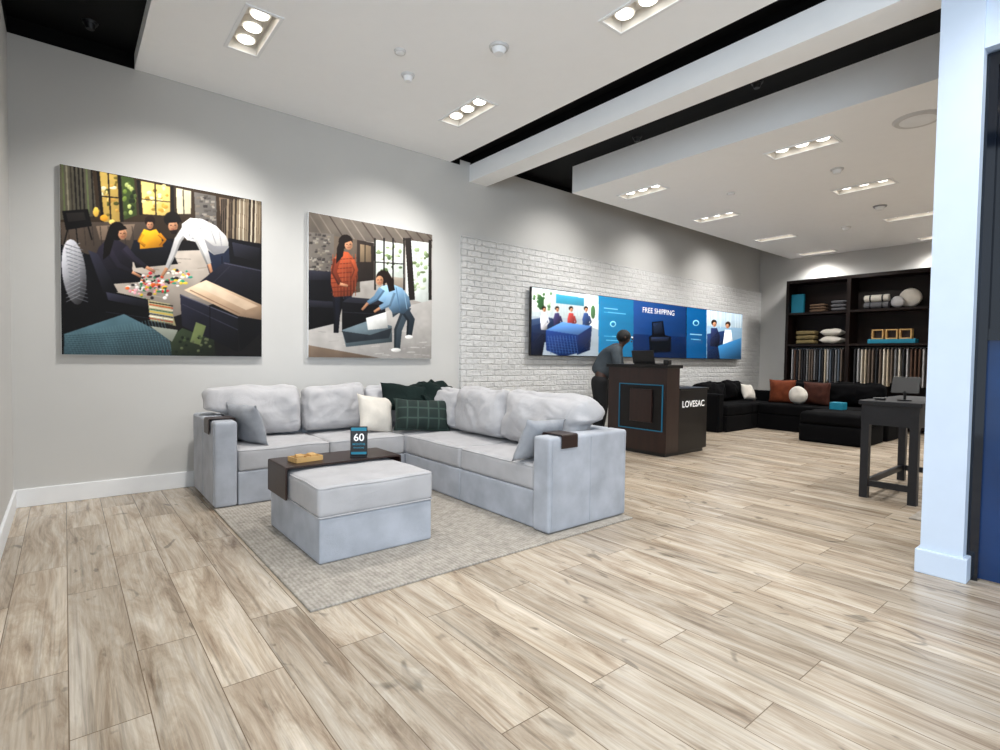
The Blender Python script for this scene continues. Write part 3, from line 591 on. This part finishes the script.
for k in range(10): P.line((548+k*3, 335.5), (551+k*3, 354), .45, (70, 100, 146)); 
for k in range(6): P.line((547, 337+k*2.8), (577, 340+k*2.6), .45, (50, 80, 126))
P.rect(598.5, 290, 634, 365, (18, 106, 146), .06, .12); P.line((604, 308), (618, 309.5), .8, (150, 205, 222)); P.line((604, 312), (626, 314), .6, (120, 190, 214)); P.ell(613, 324, 3, 3, (150, 205, 222)); P.ell(613, 324, 2.1, 2.1, (20, 106, 146)); P.line((604, 336), (624, 337), .6, (120, 190, 214)); P.line((606, 340), (620, 341), .6, (100, 176, 204))
P.rect(633.5, 292, 686, 365, (22, 58, 104), .06, .3); P.poly([(633, 334), (687, 337), (687, 362), (633, 362)], (12, 36, 72), .2)
P.poly([(652, 322), (663, 321), (665, 335), (671, 337), (671, 352), (650, 353), (649, 337), (652, 335)], (6, 10, 20)); P.poly([(653, 323), (662, 322), (663, 333), (654, 334)], (28, 38, 56), .4); P.poly([(651, 337), (669, 337), (668, 341), (651, 341)], (32, 42, 62), .4)
P.rect(686.5, 298, 706.5, 365, (14, 82, 128), .06, .12); P.ell(696, 323, 3.2, 3, (140, 196, 220)); P.ell(696, 323, 2.2, 2, (14, 82, 128)); P.line((690, 334), (702, 335), .8, (140, 190, 212)); P.line((691, 339), (701, 340), .8, (110, 170, 200))
P.poly([(706.5, 305), (745, 310), (745, 362), (706.5, 362)], (128, 156, 178)); P.poly([(707, 308), (742, 313), (742, 328), (707, 326)], (176, 194, 206))
for k in range(14): P.line((708+k*2.5, 309), (708+k*2.5, 328), .5, random.choice([(160, 178, 190), (192, 206, 215)]))
P.poly([(707, 334), (728, 330), (732, 359), (707, 359)], (30, 46, 76), .5); P.poly([(711, 328), (717, 328), (720, 336), (719, 347), (710, 346)], (34, 42, 68), .5); P.ell(714, 322.6, 2.8, 3, (38, 26, 22)); P.face(714.5, 324.5, 2.4, SK)
P.poly([(725, 330), (731, 330), (734, 350), (722, 350)], (210, 214, 218), .5); P.ell(728, 324.4, 2.6, 2.9, (56, 40, 32)); P.face(727.5, 326.2, 2.2, SK); P.poly([(718, 346), (741, 338), (741, 359), (720, 359)], (54, 106, 146), .4)
P.build('screen_image', SY, M['screenp'], vw, (X0+.01, X1-.01, Z0+.01, Z1-.01), 800, 170, .015, .3)
pt = onY(659, 311.8, SY-.003); text('screen_text', 'FREE SHIPPING', .12, M['whiteink'], vw, (pt.x, SY-.003, pt.z), width=.88, bold=0)

# ---------------------------------------------------------------- rug
tag(mk('area_rug', B(.84, 3.18, 2.34, 4.75, 0, .012, bev=.004), M['rug']), 'pale grey woven rug under the grey sectional sofa and ottoman', 'rug')
RZ = .012
# ---------------------------------------------------------------- grey sectional sofa
def sofa(label, loc, specs, fab, side, name='sectional_sofa', backm=None, piping=True):
    t = thing(name, label, 'sofa', loc); s = 1; backm = backm or fab
    for kind, b, *ex in specs:
        s += 1; x0, x1, y0, y1, z0, z1 = b
        if kind == 'arm' or kind == 'back':
            o = mk('arm' if kind == 'arm' else 'back_frame', puff(x0+.002, x1-.002, y0+.002, y1-.002, z0, z1, rad=.018, bulge=(.002, .002, .004), n=18, wr=.002, seed=s), side, t, smooth=True)
            if kind == 'arm':
                if (x1-x0) > (y1-y0):
                    for xx in (x0+.03, x0+(x1-x0)*.5, x1-.03): mk('seam', B(xx-.002, xx+.002, y0-.003, y0+.01, z0+.02, z1-.02), side, o)
                else:
                    for yy in (y0+.03, y0+(y1-y0)*.5): mk('seam', B(x0-.003, x0+.01, yy-.002, yy+.002, z0+.02, z1-.02), side, o)
        elif kind == 'base': mk('seat_base', puff(x0+.003, x1-.003, y0+.003, y1-.003, z0, z1, rad=.010, bulge=(0, 0, 0), n=14, wr=.002, seed=s), side, t, smooth=True)
        elif kind == 'seat':
            o = mk('seat_cushion', puff(x0+.003, x1-.003, y0+.003, y1-.003, z0, z1, rad=.028, bulge=(.004, .004, .020), n=26, wr=.007, seed=s), fab, t, smooth=True)
            if piping:
                mk('piping', welt(x0+.006, x1-.006, y0+.006, y1-.006, z1-.010, .03, .005, s, .007), fab, o, smooth=True)
        elif kind == 'bcush': mk('back_cushion', puff(x0, x1, y0, y1, z0, z1, rad=.07, bulge=ex[0], n=30, wr=.034, seed=s, tilt=ex[1], post=ex[2] if len(ex) > 2 else None), backm, t, smooth=True)
    return t
zb, zt, za = RZ+.004, .265, .64
sp = [('arm', (.84, 1.0, 4.31, 5.15, zb, za+.01)), ('arm', (2.40, 3.20, 2.42, 2.58, zb, za)),
      ('back', (1.0, 1.71, 4.99, 5.15, zb, za)), ('back', (1.71, 2.42, 4.99, 5.15, zb, za)), ('back', (2.42, 3.20, 4.99, 5.15, zb, za)),
      ('back', (3.06, 3.20, 2.58, 3.445, zb, za)), ('back', (3.06, 3.20, 3.445, 4.31, zb, za)), ('back', (3.06, 3.20, 4.31, 4.99, zb, za))]
for b in ((1.0, 1.71, 4.31, 4.99), (1.71, 2.42, 4.31, 4.99), (2.42, 3.06, 4.31, 4.99), (2.42, 3.06, 2.58, 3.445), (2.42, 3.06, 3.445, 4.31)):
    sp.append(('base', (*b, zb, zt))); sp.append(('seat', (*b, zt, .435)))
ss = lambda t: (lambda k: k*k*(3-2*k))(max(0, min(1, t)))
pl = lambda p: Vector((p.x-.15*ss((p.z-.655)/.06)*ss((1.5-p.x)/.4), p.y, p.z))
pr = lambda p: Vector((p.x, p.y-.10*ss((p.z-.66)/.06)*ss((3.1-p.y)/.4), p.z - .03*ss((2.9-p.y)/.3)*ss((p.z-.7)/.1)))
ty = lambda cx: (-.14, 'X', (cx, 5.0, .45)); tx = lambda cy: (.14, 'Y', (3.05, cy, .45))
sp += [('bcush', (1.02, 1.64, 4.74, 4.93, .445, .86), (0, .05, .01), ty(1.3), pl), ('bcush', (1.65, 2.26, 4.74, 4.93, .445, .85), (0, .05, .01), ty(2)), ('bcush', (2.27, 2.76, 4.76, 4.94, .445, .84), (0, .04, .01), ty(2.6)),
       ('bcush', (2.80, 3.0, 2.60, 3.42, .445, .855), (.06, 0, .01), tx(3), pr), ('bcush', (2.80, 3.0, 3.44, 4.12, .445, .85), (.06, 0, .01), tx(3.8)), ('bcush', (2.83, 3.0, 4.14, 4.62, .445, .83), (.04, 0, .01), tx(4.4))]
sofa('L-shaped pale grey sectional sofa with velvet arms below the wall pictures', (2.0, 4.7, RZ), sp, M['fab'], M['velvet'], backm=M['fabb'])
pillow('small plain grey pillow leaning on the left arm of the grey sofa', (1.12, 4.55, .60), .44, .34, .13, M['fabp'], (-.3, 0, PI/2+.3), seed=2)
pillow('small plain grey pillow leaning on the right arm of the grey sofa', (2.58, 2.70, .585), .42, .32, .12, M['fabp'], (.38, .05, .08), seed=4)
pillow('cream woven pillow left of the green pillows', (2.24, 4.56, .615), .38, .36, .14, M['cream'], (-.35, .16, .15), seed=5)
pillow('dark green plaid pillow in front of the sofa corner', (2.62, 4.36, .60), .54, .32, .16, M['plaid'], (-.42, .05, -.38), seed=7)
pillow('plain dark green pillow at the back of the sofa corner', (2.60, 4.64, .745), .50, .30, .15, M['green'], (-.5, .10, -.25), seed=9)
bm = bmesh.new(); n = 26; g = {}
for i in range(n+1):
    for j in range(n+1):
        a, b = i/n, j/n; x = 2.72+.38*a+.02*math.sin(b*8); y = 4.38+.56*b + .025*math.sin(a*9)
        zz = .875 + .018*math.sin(a*15+b*6) + .035*noise.noise(Vector((a*6, b*6, 0))) - ss((.4-b)/.4)*.13 - ss((.35-a)/.35)*.10
        g[i, j] = bm.verts.new((x, y, zz))
for i in range(n):
    for j in range(n): bm.faces.new([g[i, j], g[i+1, j], g[i+1, j+1], g[i, j+1]])
o = mk('throw_blanket', bm, M['green'], smooth=True); sm = o.modifiers.new('s', 'SOLIDIFY'); sm.thickness = .02; tag(o, 'dark green blanket bunched over the corner of the grey sofa back', 'blanket')
def wrap(label, x0, x1, y0, y1, z, drop, axis, name='wooden_arm_table', mt='walnut', cat='tray', t_=.006):
    bm = bmesh.new(); r = .012; prof = []
    a0, a1 = (y0, y1) if axis == 'Y' else (x0, x1)
    for p, s in (((a0+r, z-r), 0), ((a1-r, z-r), 1)):
        arc = [(p[0]+math.cos(t)*r, p[1]+math.sin(t)*r) for t in ([PI, PI*.875, PI*.75, PI*.625, PI/2] if s == 0 else [PI/2, PI*.375, PI*.25, PI*.125, 0])]
        prof += ([(a0, z-drop)] if s == 0 else []) + arc + ([(a1, z-drop)] if s == 1 else [])
    outer = [(a + (-t_ if a < a0+r*.9 else t_ if a > a1-r*.9 else 0), b + (t_ if b > z-r*.9 else 0)) for a, b in prof]
    lo, hi = (x0, x1) if axis == 'Y' else (y0, y1)
    def V(a, b, c): return bm.verts.new((c, a, b) if axis == 'Y' else (a, c, b))
    ri = [[V(a, b, c) for a, b in pp] for c in (lo, hi) for pp in (prof, outer)]
    n = len(prof)
    for i in range(n-1):
        bm.faces.new((ri[0][i], ri[0][i+1], ri[2][i+1], ri[2][i])); bm.faces.new((ri[1][i], ri[1][i+1], ri[3][i+1], ri[3][i]))
        bm.faces.new((ri[0][i], ri[0][i+1], ri[1][i+1], ri[1][i])); bm.faces.new((ri[2][i], ri[2][i+1], ri[3][i+1], ri[3][i]))
    for i in (0, n-1): bm.faces.new((ri[0][i], ri[1][i], ri[3][i], ri[2][i]))
    return tag(mk(name, bm, M[mt]), label, cat)
wrap('dark walnut wrap tray over the right arm of the grey sofa', 2.50, 2.65, 2.412, 2.588, .650, .085, 'Y')
wrap('dark walnut wrap tray over the left arm of the grey sofa', .832, 1.008, 4.44, 4.60, .660, .11, 'X')
# ---------------------------------------------------------------- ottoman
ot = thing('ottoman', 'pale grey square ottoman on the rug in front of the sofa', 'ottoman', (1.41, 3.26, RZ))
mk('ottoman_base', puff(1.06, 1.77, 2.82, 3.70, RZ+.001, .262, rad=.010, bulge=(0, 0, 0), n=14, wr=.002, seed=31), M['velvet'], ot, smooth=True)
oc = mk('cushion', puff(1.055, 1.775, 2.815, 3.705, .262, .435, rad=.026, bulge=(.005, .005, .014), n=30, wr=.007, seed=33), M['fab'], ot, smooth=True)
mk('piping', welt(1.058, 1.772, 2.818, 3.702, .426, .03, .005, 33, .007), M['fab'], oc, smooth=True); mk('piping', welt(1.056, 1.774, 2.816, 3.704, .268, .02, .005, 33, .0), M['fab'], oc, smooth=True)
wrap('wide dark walnut wrap tray over the ottoman', 1.034, 1.796, 3.28, 3.64, .462, .19, 'X', name='wooden_wrap_tray', t_=.01)
TZ = .473
wb = thing('wooden_sample_box', 'small light wooden box with loose blocks on the walnut tray', 'wooden box', (1.2, 3.44, TZ), rot=(0, 0, .15))
bm = bmesh.new(); box(bm, -.09, .09, -.06, .06, 0, .006)
for a in ((-.09, .09, -.06, -.052), (-.09, .09, .052, .06), (-.09, -.082, -.052, .052), (.082, .09, -.052, .052), (-.004, .004, -.052, .052)): box(bm, *a, .006, .03)
mk('box', bm, M['oak'], wb, local=True)
for i, (x, y) in enumerate(((-.05, -.02), (-.03, .03), (.04, -.02), (.05, .025))):
    bm = bmesh.new(); box(bm, x-.022, x+.022, y-.014, y+.014, .0062, .04, bev=.003); mk('block', bm, M['oak'], wb, local=True)
ry = math.radians(-30)
sg = thing('counter_sign', 'small black and teal sign reading 60 standing on the walnut tray', 'sign', (1.53, 3.36, TZ), rot=(0, 0, ry))
mk('base', B(-.055, .055, -.03, .03, 0, .008, bev=.002), M['dark'], sg, local=True)
mk('sign_panel', B(-.056, .056, -.006, .006, .008, .205, bev=.003), M['dark'], sg, local=True)
mk('teal_header', B(-.05, .05, -.0075, -.006, .176, .198), M['teal'], sg, local=True)
mk('teal_footer', B(-.05, .05, -.0075, -.006, .018, .034), M['teal'], sg, local=True)
def ltext(name, body, size, mt, parent, pos): return text(name, body, size, mt, parent, Vector(pos)+WL[parent.name])
ltext('sign_text', '60', .07, M['whiteink'], sg, (0, -.0075, .130)); ltext('sign_text', 'MONTHS', .02, M['teal'], sg, (0, -.0075, .086)); ltext('sign_text', 'FINANCING', .013, M['teal'], sg, (0, -.0075, .062))

# ---------------------------------------------------------------- sales desk
dk = thing('sales_desk', 'dark walnut sales desk with teal framed panel and white lettering', 'desk', (5.9, 4.0, 0))
dx, dy0, dy1 = 5.48, 3.59, 4.46
mk('counter_block', B(dx, 5.74, dy0, dy1, .05, 1.06), M['desk'], dk)
mk('counter_top', B(dx-.03, 5.78, dy0-.02, dy1+.02, 1.06, 1.10, bev=.004), M['deskdark'], dk)
mk('side_cabinet', B(5.742, 6.38, dy0, dy1, .05, .79), M['deskdark'], dk)
mk('cabinet_top', B(5.742, 6.40, dy0-.015, dy1+.01, .79, .815, bev=.004), M['deskdark'], dk)
mk('plinth', B(dx+.03, 6.35, dy0+.03, dy1-.03, 0, .05), M['dark'], dk)
bm = bmesh.new(); a0, a1, b0, b1 = 3.64, 4.28, .30, .86; w = .011
for a in ((a0, a1, b0, b0+w), (a0, a1, b1-w, b1), (a0, a0+w, b0+w, b1-w), (a1-w, a1, b0+w, b1-w)): box(bm, dx-.012, dx, *a)
bmesh.ops.remove_doubles(bm, verts=bm.verts, dist=1e-5)
fr = mk('teal_frame', bm, M['tealglow'], dk)
mk('inset_panel', B(dx-.005, dx, a0+w, a1-w, b0+w, b1-w), M['deskdark'], fr)
mk('brochure_holder', B(dx-.03, dx-.005, 3.78, 4.10, .40, .80, bev=.006), M['desk'], dk)
text('lettering', 'LOVESAC', .11, M['whiteink'], dk, (6.06, dy0-.002, .615), width=.50)
lp = thing('laptop_computer', 'open black laptop on top of the walnut sales desk', 'laptop', (5.62, 3.98, 1.10))
mk('keyboard_base', B(5.55, 5.76, 3.80, 4.12, 1.10, 1.115, bev=.003), M['dark'], lp)
bm = B(5.53, 5.54, 3.80, 4.12, 1.112, 1.27, bev=.003)
for v in bm.verts: v.co.x -= (v.co.z-1.112)*.25
mk('laptop_lid', bm, M['dark'], lp)
tb = thing('card_reader', 'small black card reader at the near end of the desk top', 'card reader', (5.62, 3.68, 1.10))
mk('reader_body', B(5.58, 5.66, 3.65, 3.72, 1.10, 1.16, bev=.01), M['dark'], tb); mk('reader_screen', B(5.577, 5.58, 3.66, 3.71, 1.12, 1.15), M['dark'], tb)

# ---------------------------------------------------------------- person behind the desk
yaw = math.atan2(-.83, .555)
ps = thing('person', 'person in grey shirt and black trousers leaning over the sales desk', 'person', (5.82, 4.89, 0), rot=(0, 0, yaw))
ct = Vector((.345, 0, 1.455)); fd = Vector((.985, 0, -.17)).normalized()
def person_skin():
    pts = [(0, 0, .93), (.05, 0, 1.05), (.13, 0, 1.18), (.215, 0, 1.295), (.27, 0, 1.355), (.305, 0, 1.41), (.34, 0, 1.455), (.36, 0, 1.485)]
    rad = [(.11, .14), (.095, .13), (.105, .15), (.075, .125), .05, .058, .082, .055]
    ed = [(i, i+1) for i in range(7)]
    for s in (1, -1):
        b = len(pts); pts += [(0, s*.09, .86), (.03, s*.11, .48), (-.03, s*.11, .09), (.02, s*.11, .045), (.13, s*.12, .035)]
        rad += [.075, .05, .036, .042, .032]; ed += [(0, b), (b, b+1), (b+1, b+2), (b+2, b+3), (b+3, b+4)]
        hand = (.47, -.12, .865) if s == -1 else (.57, .07, .865)
        b = len(pts); pts += [(.215, s*.16, 1.29), (.26, s*.23, 1.05), (hand[0]-.06, hand[1], hand[2]+.015), hand]
        rad += [.055, .040, .028, (.018, .034)]; ed += [(3, b), (b, b+1), (b+1, b+2), (b+2, b+3)]
    bm = skin(pts, ed, rad)
    for s in (1, -1):
        h = Vector((.47, -.12, .865)) if s == -1 else Vector((.57, .07, .865))
        for k, (dy, ln) in enumerate(((-.027, .06), (-.009, .072), (.009, .075), (.027, .065))):
            a = h+Vector((.01, dy, 0)); p = [a, a+Vector((.025+ln*.3, dy*.2, .004)), a+Vector((.03+ln*.62, dy*.3, -.008)), a+Vector((.03+ln*.85, dy*.3, -.024))]
            bm = join(bm, skin([tuple(q) for q in p], [(0, 1), (1, 2), (2, 3)], [.009, .0085, .008, .0065], sub=1))
        a = h+Vector((-.02, s*-.026, 0)); p = [a, a+Vector((.02, s*-.025, -.004)), a+Vector((.045, s*-.034, -.014))]
        bm = join(bm, skin([tuple(q) for q in p], [(0, 1), (1, 2)], [.011, .0095, .0075], sub=1))
    for c_, r in ((ct+fd*.088, .014), (ct+fd*.085+Vector((-.008, 0, -.035)), .011), (ct+Vector((-.01, .08, 0)), .018), (ct+Vector((-.01, -.08, 0)), .018)):
        b2 = bmesh.new(); bmesh.ops.create_uvsphere(b2, u_segments=10, v_segments=8, radius=r)
        for v in b2.verts: v.co = v.co+c_
        bm = join(bm, b2)
    return bm
mk('body', person_skin(), M['skin'], ps, smooth=True, local=True)
for s in (1, -1):
    b2 = bmesh.new(); bmesh.ops.create_uvsphere(b2, u_segments=10, v_segments=8, radius=.011)
    for v in b2.verts: v.co += ct+fd*.078+Vector((.004, s*.03, .022))
    mk('eye', b2, M['whiteink'], ps, smooth=True, local=True)
b2 = bmesh.new(); bmesh.ops.create_uvsphere(b2, u_segments=20, v_segments=14, radius=.098)
for v in b2.verts:
    v.co = Vector((v.co.x*1.0, v.co.y*.92, v.co.z*.97)); v.co += ct+Vector((-.034, 0, .022))+noise.noise_vector(v.co*40)*.006
mk('hair', b2, M['hair'], ps, smooth=True, local=True)
pts = [(0, 0, .90), (.05, 0, 1.04), (.13, 0, 1.18), (.215, 0, 1.30), (.255, 0, 1.345)]; rad = [(.155, .185), (.135, .17), (.135, .18), (.10, .15), .065]; ed = [(0, 1), (1, 2), (2, 3), (3, 4)]
for s in (1, -1):
    hand = (.47, -.12, .865) if s == -1 else (.57, .07, .865)
    b = len(pts); pts += [(.215, s*.165, 1.29), (.26, s*.23, 1.05), (hand[0]-.09, hand[1]+s*.01, hand[2]+.05)]; rad += [.078, .06, .044]; ed += [(3, b), (b, b+1), (b+1, b+2)]
mk('shirt', skin(pts, ed, rad), M['shirt'], ps, smooth=True, local=True)
pts = [(0, 0, .95), (0, 0, .88)]; rad = [(.135, .17), (.14, .165)]; ed = [(0, 1)]
for s in (1, -1): b = len(pts); pts += [(0, s*.09, .78), (.03, s*.11, .48), (-.03, s*.11, .08)]; rad += [.12, .09, .075]; ed += [(1, b), (b, b+1), (b+1, b+2)]
mk('trousers', skin(pts, ed, rad), M['trouser'], ps, smooth=True, local=True)
for s in (1, -1):
    mk('shoe', puff(-.08, .19, s*.115-.048, s*.115+.048, .0, .085, rad=.035, bulge=(0, 0, 0), n=6, wr=0), M['dark'], ps, smooth=True, local=True)

# ---------------------------------------------------------------- bookcase on the back wall
SX0, SX1 = 10.85, 11.28; Y0, Y1, YM = 2.16, 4.52, 3.455; TOP = 2.72
bk = thing('display_shelf', 'tall dark wood display shelf against the back wall', 'shelf', (11.05, 3.4, 0))
for y in (Y0, Y1-.05): mk('side_panel', B(SX0, SX1, y, y+.05, 0, TOP), M['shelf'], bk)
mk('divider', B(SX0, SX1-.02, YM-.03, YM+.03, 0, TOP-.06), M['shelf'], bk)
mk('top', B(SX0, SX1, Y0+.05, Y1-.05, TOP-.06, TOP), M['shelf'], bk); mk('back_panel', B(SX1-.02, SX1, Y0+.05, Y1-.05, 0, TOP-.06), M['shelf'], bk)
for z in (.40, 1.50, 2.10):
    for a, b in ((Y0+.05, YM-.03), (YM+.03, Y1-.05)): mk('shelf_board', B(SX0+.01, SX1-.02, a, b, z-.04, z), M['shelf'], bk)
for a, b in ((Y0+.05, YM-.03), (YM+.03, Y1-.05)): mk('hanging_rail', tube(bmesh.new(), (10.98, a, 1.43), (10.98, b, 1.43), .01), M['metal'], bk)
for a, b in ((Y0+.06, YM-.04), (YM+.04, Y1-.06)):
    d = mk('drawer', B(SX0-.015, SX0+.005, a, b, .06, .35, bev=.004), M['shelf'], bk); mk('handle', B(SX0-.03, SX0-.015, (a+b)/2-.06, (a+b)/2+.06, .2, .212), M['metal'], d)
sw = [('beige', (196, 182, 160)), ('grey', (118, 118, 120)), ('taupe', (110, 96, 86)), ('cream', (214, 206, 192)), ('brown', (86, 62, 50)), ('charcoal', (42, 42, 46)), ('blue grey', (88, 98, 110)), ('pale grey', (170, 170, 172))]
swm = {n_: mat('swatch_'+n_.replace(' ', '_'), c, .9, var=.1, scale=20) for n_, c in sw}
for bay, (a, b) in (('left', (YM+.08, Y1-.1)), ('right', (Y0+.12, YM-.08))):
    n = 20
    for i in range(n):
        y = a+(b-a)*(i+.5)/n; k = random.choice(sw)[0]; hh = random.choice((.58, .62, .64))
        t = thing('fabric_swatch', '%s fabric swatch hanging in the %s bay of the dark shelf' % (k, bay), 'fabric swatch', (10.98, y, 1.42), '%s swatches in the %s bay' % (k, bay))
        mk('cloth', B(10.90, 11.06, y-.010, y+.010, 1.40-hh, 1.40, bev=.003), swm[k], t); mk('hanger', B(10.965, 10.995, y-.006, y+.006, 1.40, 1.419), M['metal'], t)
def ys(u): return onX(u, 330, 10.95).y
y = ys(797); tag(mk('teal_book_box', B(10.93, 11.0, y-.11, y+.11, 2.101, 2.46, bev=.005), M['teal']), 'upright teal box at the left end of the top shelf', 'box')
def basket(label, u, z, w, h, mt, grp=None):
    y = ys(u); t = thing('folded_blanket', label, 'blanket', (11.0, y, z), grp); n = 3
    for k in range(n): mk('fold', puff(10.90, 11.12, y-w/2, y+w/2, z+.001+h*k/n, z+h*(k+1)/n-.004, rad=.03, bulge=(.01, 0, 0), n=6, wr=.004, seed=k), mt, t, smooth=True)
M['tan'] = grey_fabric('tan_cloth', (112, 90, 72), .2, sh=0); M['gr2'] = grey_fabric('mid_grey_cloth', (104, 104, 108), .2, sh=0); M['kh'] = grey_fabric('khaki_cloth', (128, 112, 76), .2, sh=0)
basket('folded tan blanket beside the teal box on the top shelf', 817, 2.10, .26, .16, M['tan']); basket('folded grey blanket at the right end of the upper left bay', 838, 2.10, .24, .20, M['gr2'])
basket('folded khaki blanket stack on the middle left shelf', 806, 1.50, .34, .26, M['kh'])
pillow('upper white pillow stacked in the middle left shelf bay', (11.0, ys(832), 1.715), .36, .28, .13, M['cream'], (PI/2, 0, PI/2), seed=11); pillow('lower white pillow stacked in the middle left shelf bay', (11.0, ys(832), 1.575), .38, .28, .13, M['cream'], (PI/2, 0, PI/2), seed=12)
for k in (0, 1):
    y = ys(875); t = thing('fabric_roll', ('lower grey' if k == 0 else 'upper white')+' rolled bundle on the top right shelf', 'roll', (11.0, y, 2.10+k*.125))
    mk('roll', cyl(bmesh.new(), (11.0, y, 2.165+k*.125), .06, .36, 'Y'), M['gr2'] if k == 0 else M['cream'], t)
    for q in (-.09, .09): mk('tie_band', cyl(bmesh.new(), (11.0, y+q, 2.165+k*.125), .063, .025, 'Y'), M['dark'], t)
pillow('round white cushion standing at the right of the top shelf', (11.02, ys(908), 2.265), .32, .32, .12, M['cream'], (0, 0, PI/2), rnd=True)
pillow('small white round cushion leaning left of the larger one', (10.93, ys(897), 2.20), .2, .2, .08, M['fab'], (0, 0, PI/2), rnd=True)
for k, u in enumerate((878, 892, 906)):
    y = ys(u); t = thing('wooden_frame_box', '%s small light wooden frame box on the middle right shelf' % ('left', 'middle', 'right')[k], 'wooden box', (10.98, y, 1.575), 'wooden frame boxes')
    bm = bmesh.new(); w = .085
    box(bm, 10.92, 11.05, y-w, y+w, 1.575, 1.593); box(bm, 10.92, 11.05, y-w, y+w, 1.722, 1.74); box(bm, 10.92, 11.05, y-w, y-w+.018, 1.593, 1.722); box(bm, 10.92, 11.05, y+w-.018, y+w, 1.593, 1.722)
    mk('frame', bm, M['oak'], t)
    mk('inner_panel', B(11.0, 11.01, y-w+.018, y+w-.018, 1.593, 1.722), M['walnut'], t)
y = ys(892); tag(mk('teal_tray', B(10.9, 11.1, y-.34, y+.34, 1.501, 1.573, bev=.005), M['teal']), 'flat teal box under the wooden frame boxes', 'box')

# ---------------------------------------------------------------- black sofa at the back
zb2 = .004
sp = [('arm', (8.10, 8.26, 4.35, 5.12, zb2, .62)), ('back', (8.26, 10.15, 4.96, 5.12, zb2, .62)), ('back', (9.99, 10.15, 2.56, 4.96, zb2, .62)), ('arm', (9.30, 10.15, 2.40, 2.56, zb2, .62))]
for b in ((8.26, 9.12, 4.30, 4.96), (9.12, 9.99, 4.30, 4.96), (9.30, 9.99, 3.43, 4.30), (9.30, 9.99, 2.56, 3.43)): sp.append(('base', (*b, zb2, .26))); sp.append(('seat', (*b, .26, .43)))
t2 = lambda cy: (.14, 'Y', (9.98, cy, .45)); t3 = (-.14, 'X', (9, 4.95, .45))
sp += [('bcush', (8.30, 9.10, 4.74, 4.92, .44, .76), (0, .05, .02), t3), ('bcush', (9.14, 9.78, 4.74, 4.92, .44, .77), (0, .05, .02), t3), ('bcush', (9.76, 9.94, 3.45, 4.28, .44, .80), (.05, 0, .02), t2(3.8)), ('bcush', (9.76, 9.94, 2.6, 3.41, .44, .80), (.05, 0, .02), t2(3))]
sofa('black velvet corner sofa in front of the dark display shelf', (9.3, 4.2, 0), sp, M['blackfab'], M['blackfab'], piping=False)
ob = thing('ottoman', 'black velvet ottoman in front of the black corner sofa', 'ottoman', (8.75, 2.85, 0))
mk('ottoman_base', puff(8.35, 9.20, 2.42, 3.25, .004, .26, rad=.02, bulge=(0, 0, 0), n=6, wr=.003), M['blackfab'], ob, smooth=True); mk('cushion', puff(8.35, 9.20, 2.42, 3.25, .26, .43, rad=.05, bulge=(.01, .01, .02), n=12, wr=.008), M['blackfab'], ob, smooth=True)
tag(mk('teal_gift_box', B(8.9, 9.08, 2.86, 3.04, .452, .56, bev=.006), M['teal']), 'small teal box on the black ottoman', 'box')
pillow('white pillow in the corner of the black sofa', (9.62, 4.62, .60), .36, .30, .13, M['cream'], (-.35, .1, -.1), seed=20)
pillow('rust brown pillow left of the round white cushion', (9.68, 4.05, .64), .44, .42, .14, M['rust'], (0, -.0, PI/2+.1), seed=21)
pillow('dark brown pillow right of the round white cushion', (9.68, 3.50, .63), .44, .40, .14, M['brownc'], (0, 0, PI/2-.1), seed=22)
pillow('round white cushion between the brown pillows on the black sofa', (9.50, 3.72, .60), .30, .30, .14, M['cream'], (0, 0, PI/2), rnd=True)

# ---------------------------------------------------------------- console table on the right
ct_ = thing('console_table', 'narrow charcoal console table beside the white column', 'table', (5.87, 1.36, 0))
cx0, cx1, cy0, cy1 = 5.30, 6.45, 1.16, 1.56
mk('table_top', B(cx0-.02, cx1+.02, cy0-.02, cy1+.02, .80, .835, bev=.004), M['navywood'], ct_); mk('apron', B(cx0, cx1, cy0, cy1, .63, .80), M['navywood'], ct_)
for x in (cx0, cx1-.06):
    for y in (cy0, cy1-.06): mk('leg', B(x, x+.06, y, y+.06, 0, .63), M['navywood'], ct_)
mk('stretcher', B(cx0+.015, cx0+.045, cy0+.06, cy1-.06, .10, .15), M['navywood'], ct_); mk('stretcher', B(cx1-.045, cx1-.015, cy0+.06, cy1-.06, .10, .15), M['navywood'], ct_); mk('stretcher', B(cx0+.06, cx1-.06, cy1-.045, cy1-.015, .10, .15), M['navywood'], ct_)
for k in range(2):
    d = mk('drawer', B(cx0+.03+k*.56, cx0+.55+k*.56, cy1-.001, cy1+.012, .65, .78), M['navywood'], ct_); mk('knob', cyl(bmesh.new(), (cx0+.29+k*.56, cy1+.022, .715), .012, .02, 'Y', 10), M['metal'], d)
tp = thing('tablet_stand', 'black tablet on a stand on the console table', 'tablet', (5.55, 1.32, .835))
mk('stand_base', cyl(bmesh.new(), (5.55, 1.32, .84), .05, .01), M['dark'], tp); mk('stand_pole', cyl(bmesh.new(), (5.55, 1.32, .88), .01, .075), M['dark'], tp)
bm = B(5.54, 5.55, 1.22, 1.42, .90, 1.04, bev=.003)
for v in bm.verts: v.co.x += (v.co.z-.9)*.35
mk('tablet', bm, M['dark'], tp)
tag(mk('small_dish', cyl(bmesh.new(), (5.45, 1.47, .845), .035, .02, r2=.05), M['metal']), 'small metal dish at the near end of the console table', 'dish')
tag(mk('area_rug', B(4.84, 7.4, -1.0, 1.10, 0, .012, bev=.004), M['rug']), 'pale rug behind the white column at the right', 'rug')

# ---------------------------------------------------------------- world
w = bpy.data.worlds.new('world'); scn.world = w; w.use_nodes = True; bg = w.node_tree.nodes['Background']
bg.inputs['Color'].default_value = (.78, .89, 1, 1); bg.inputs['Strength'].default_value = 1.35
scn.view_settings.view_transform = 'Standard'
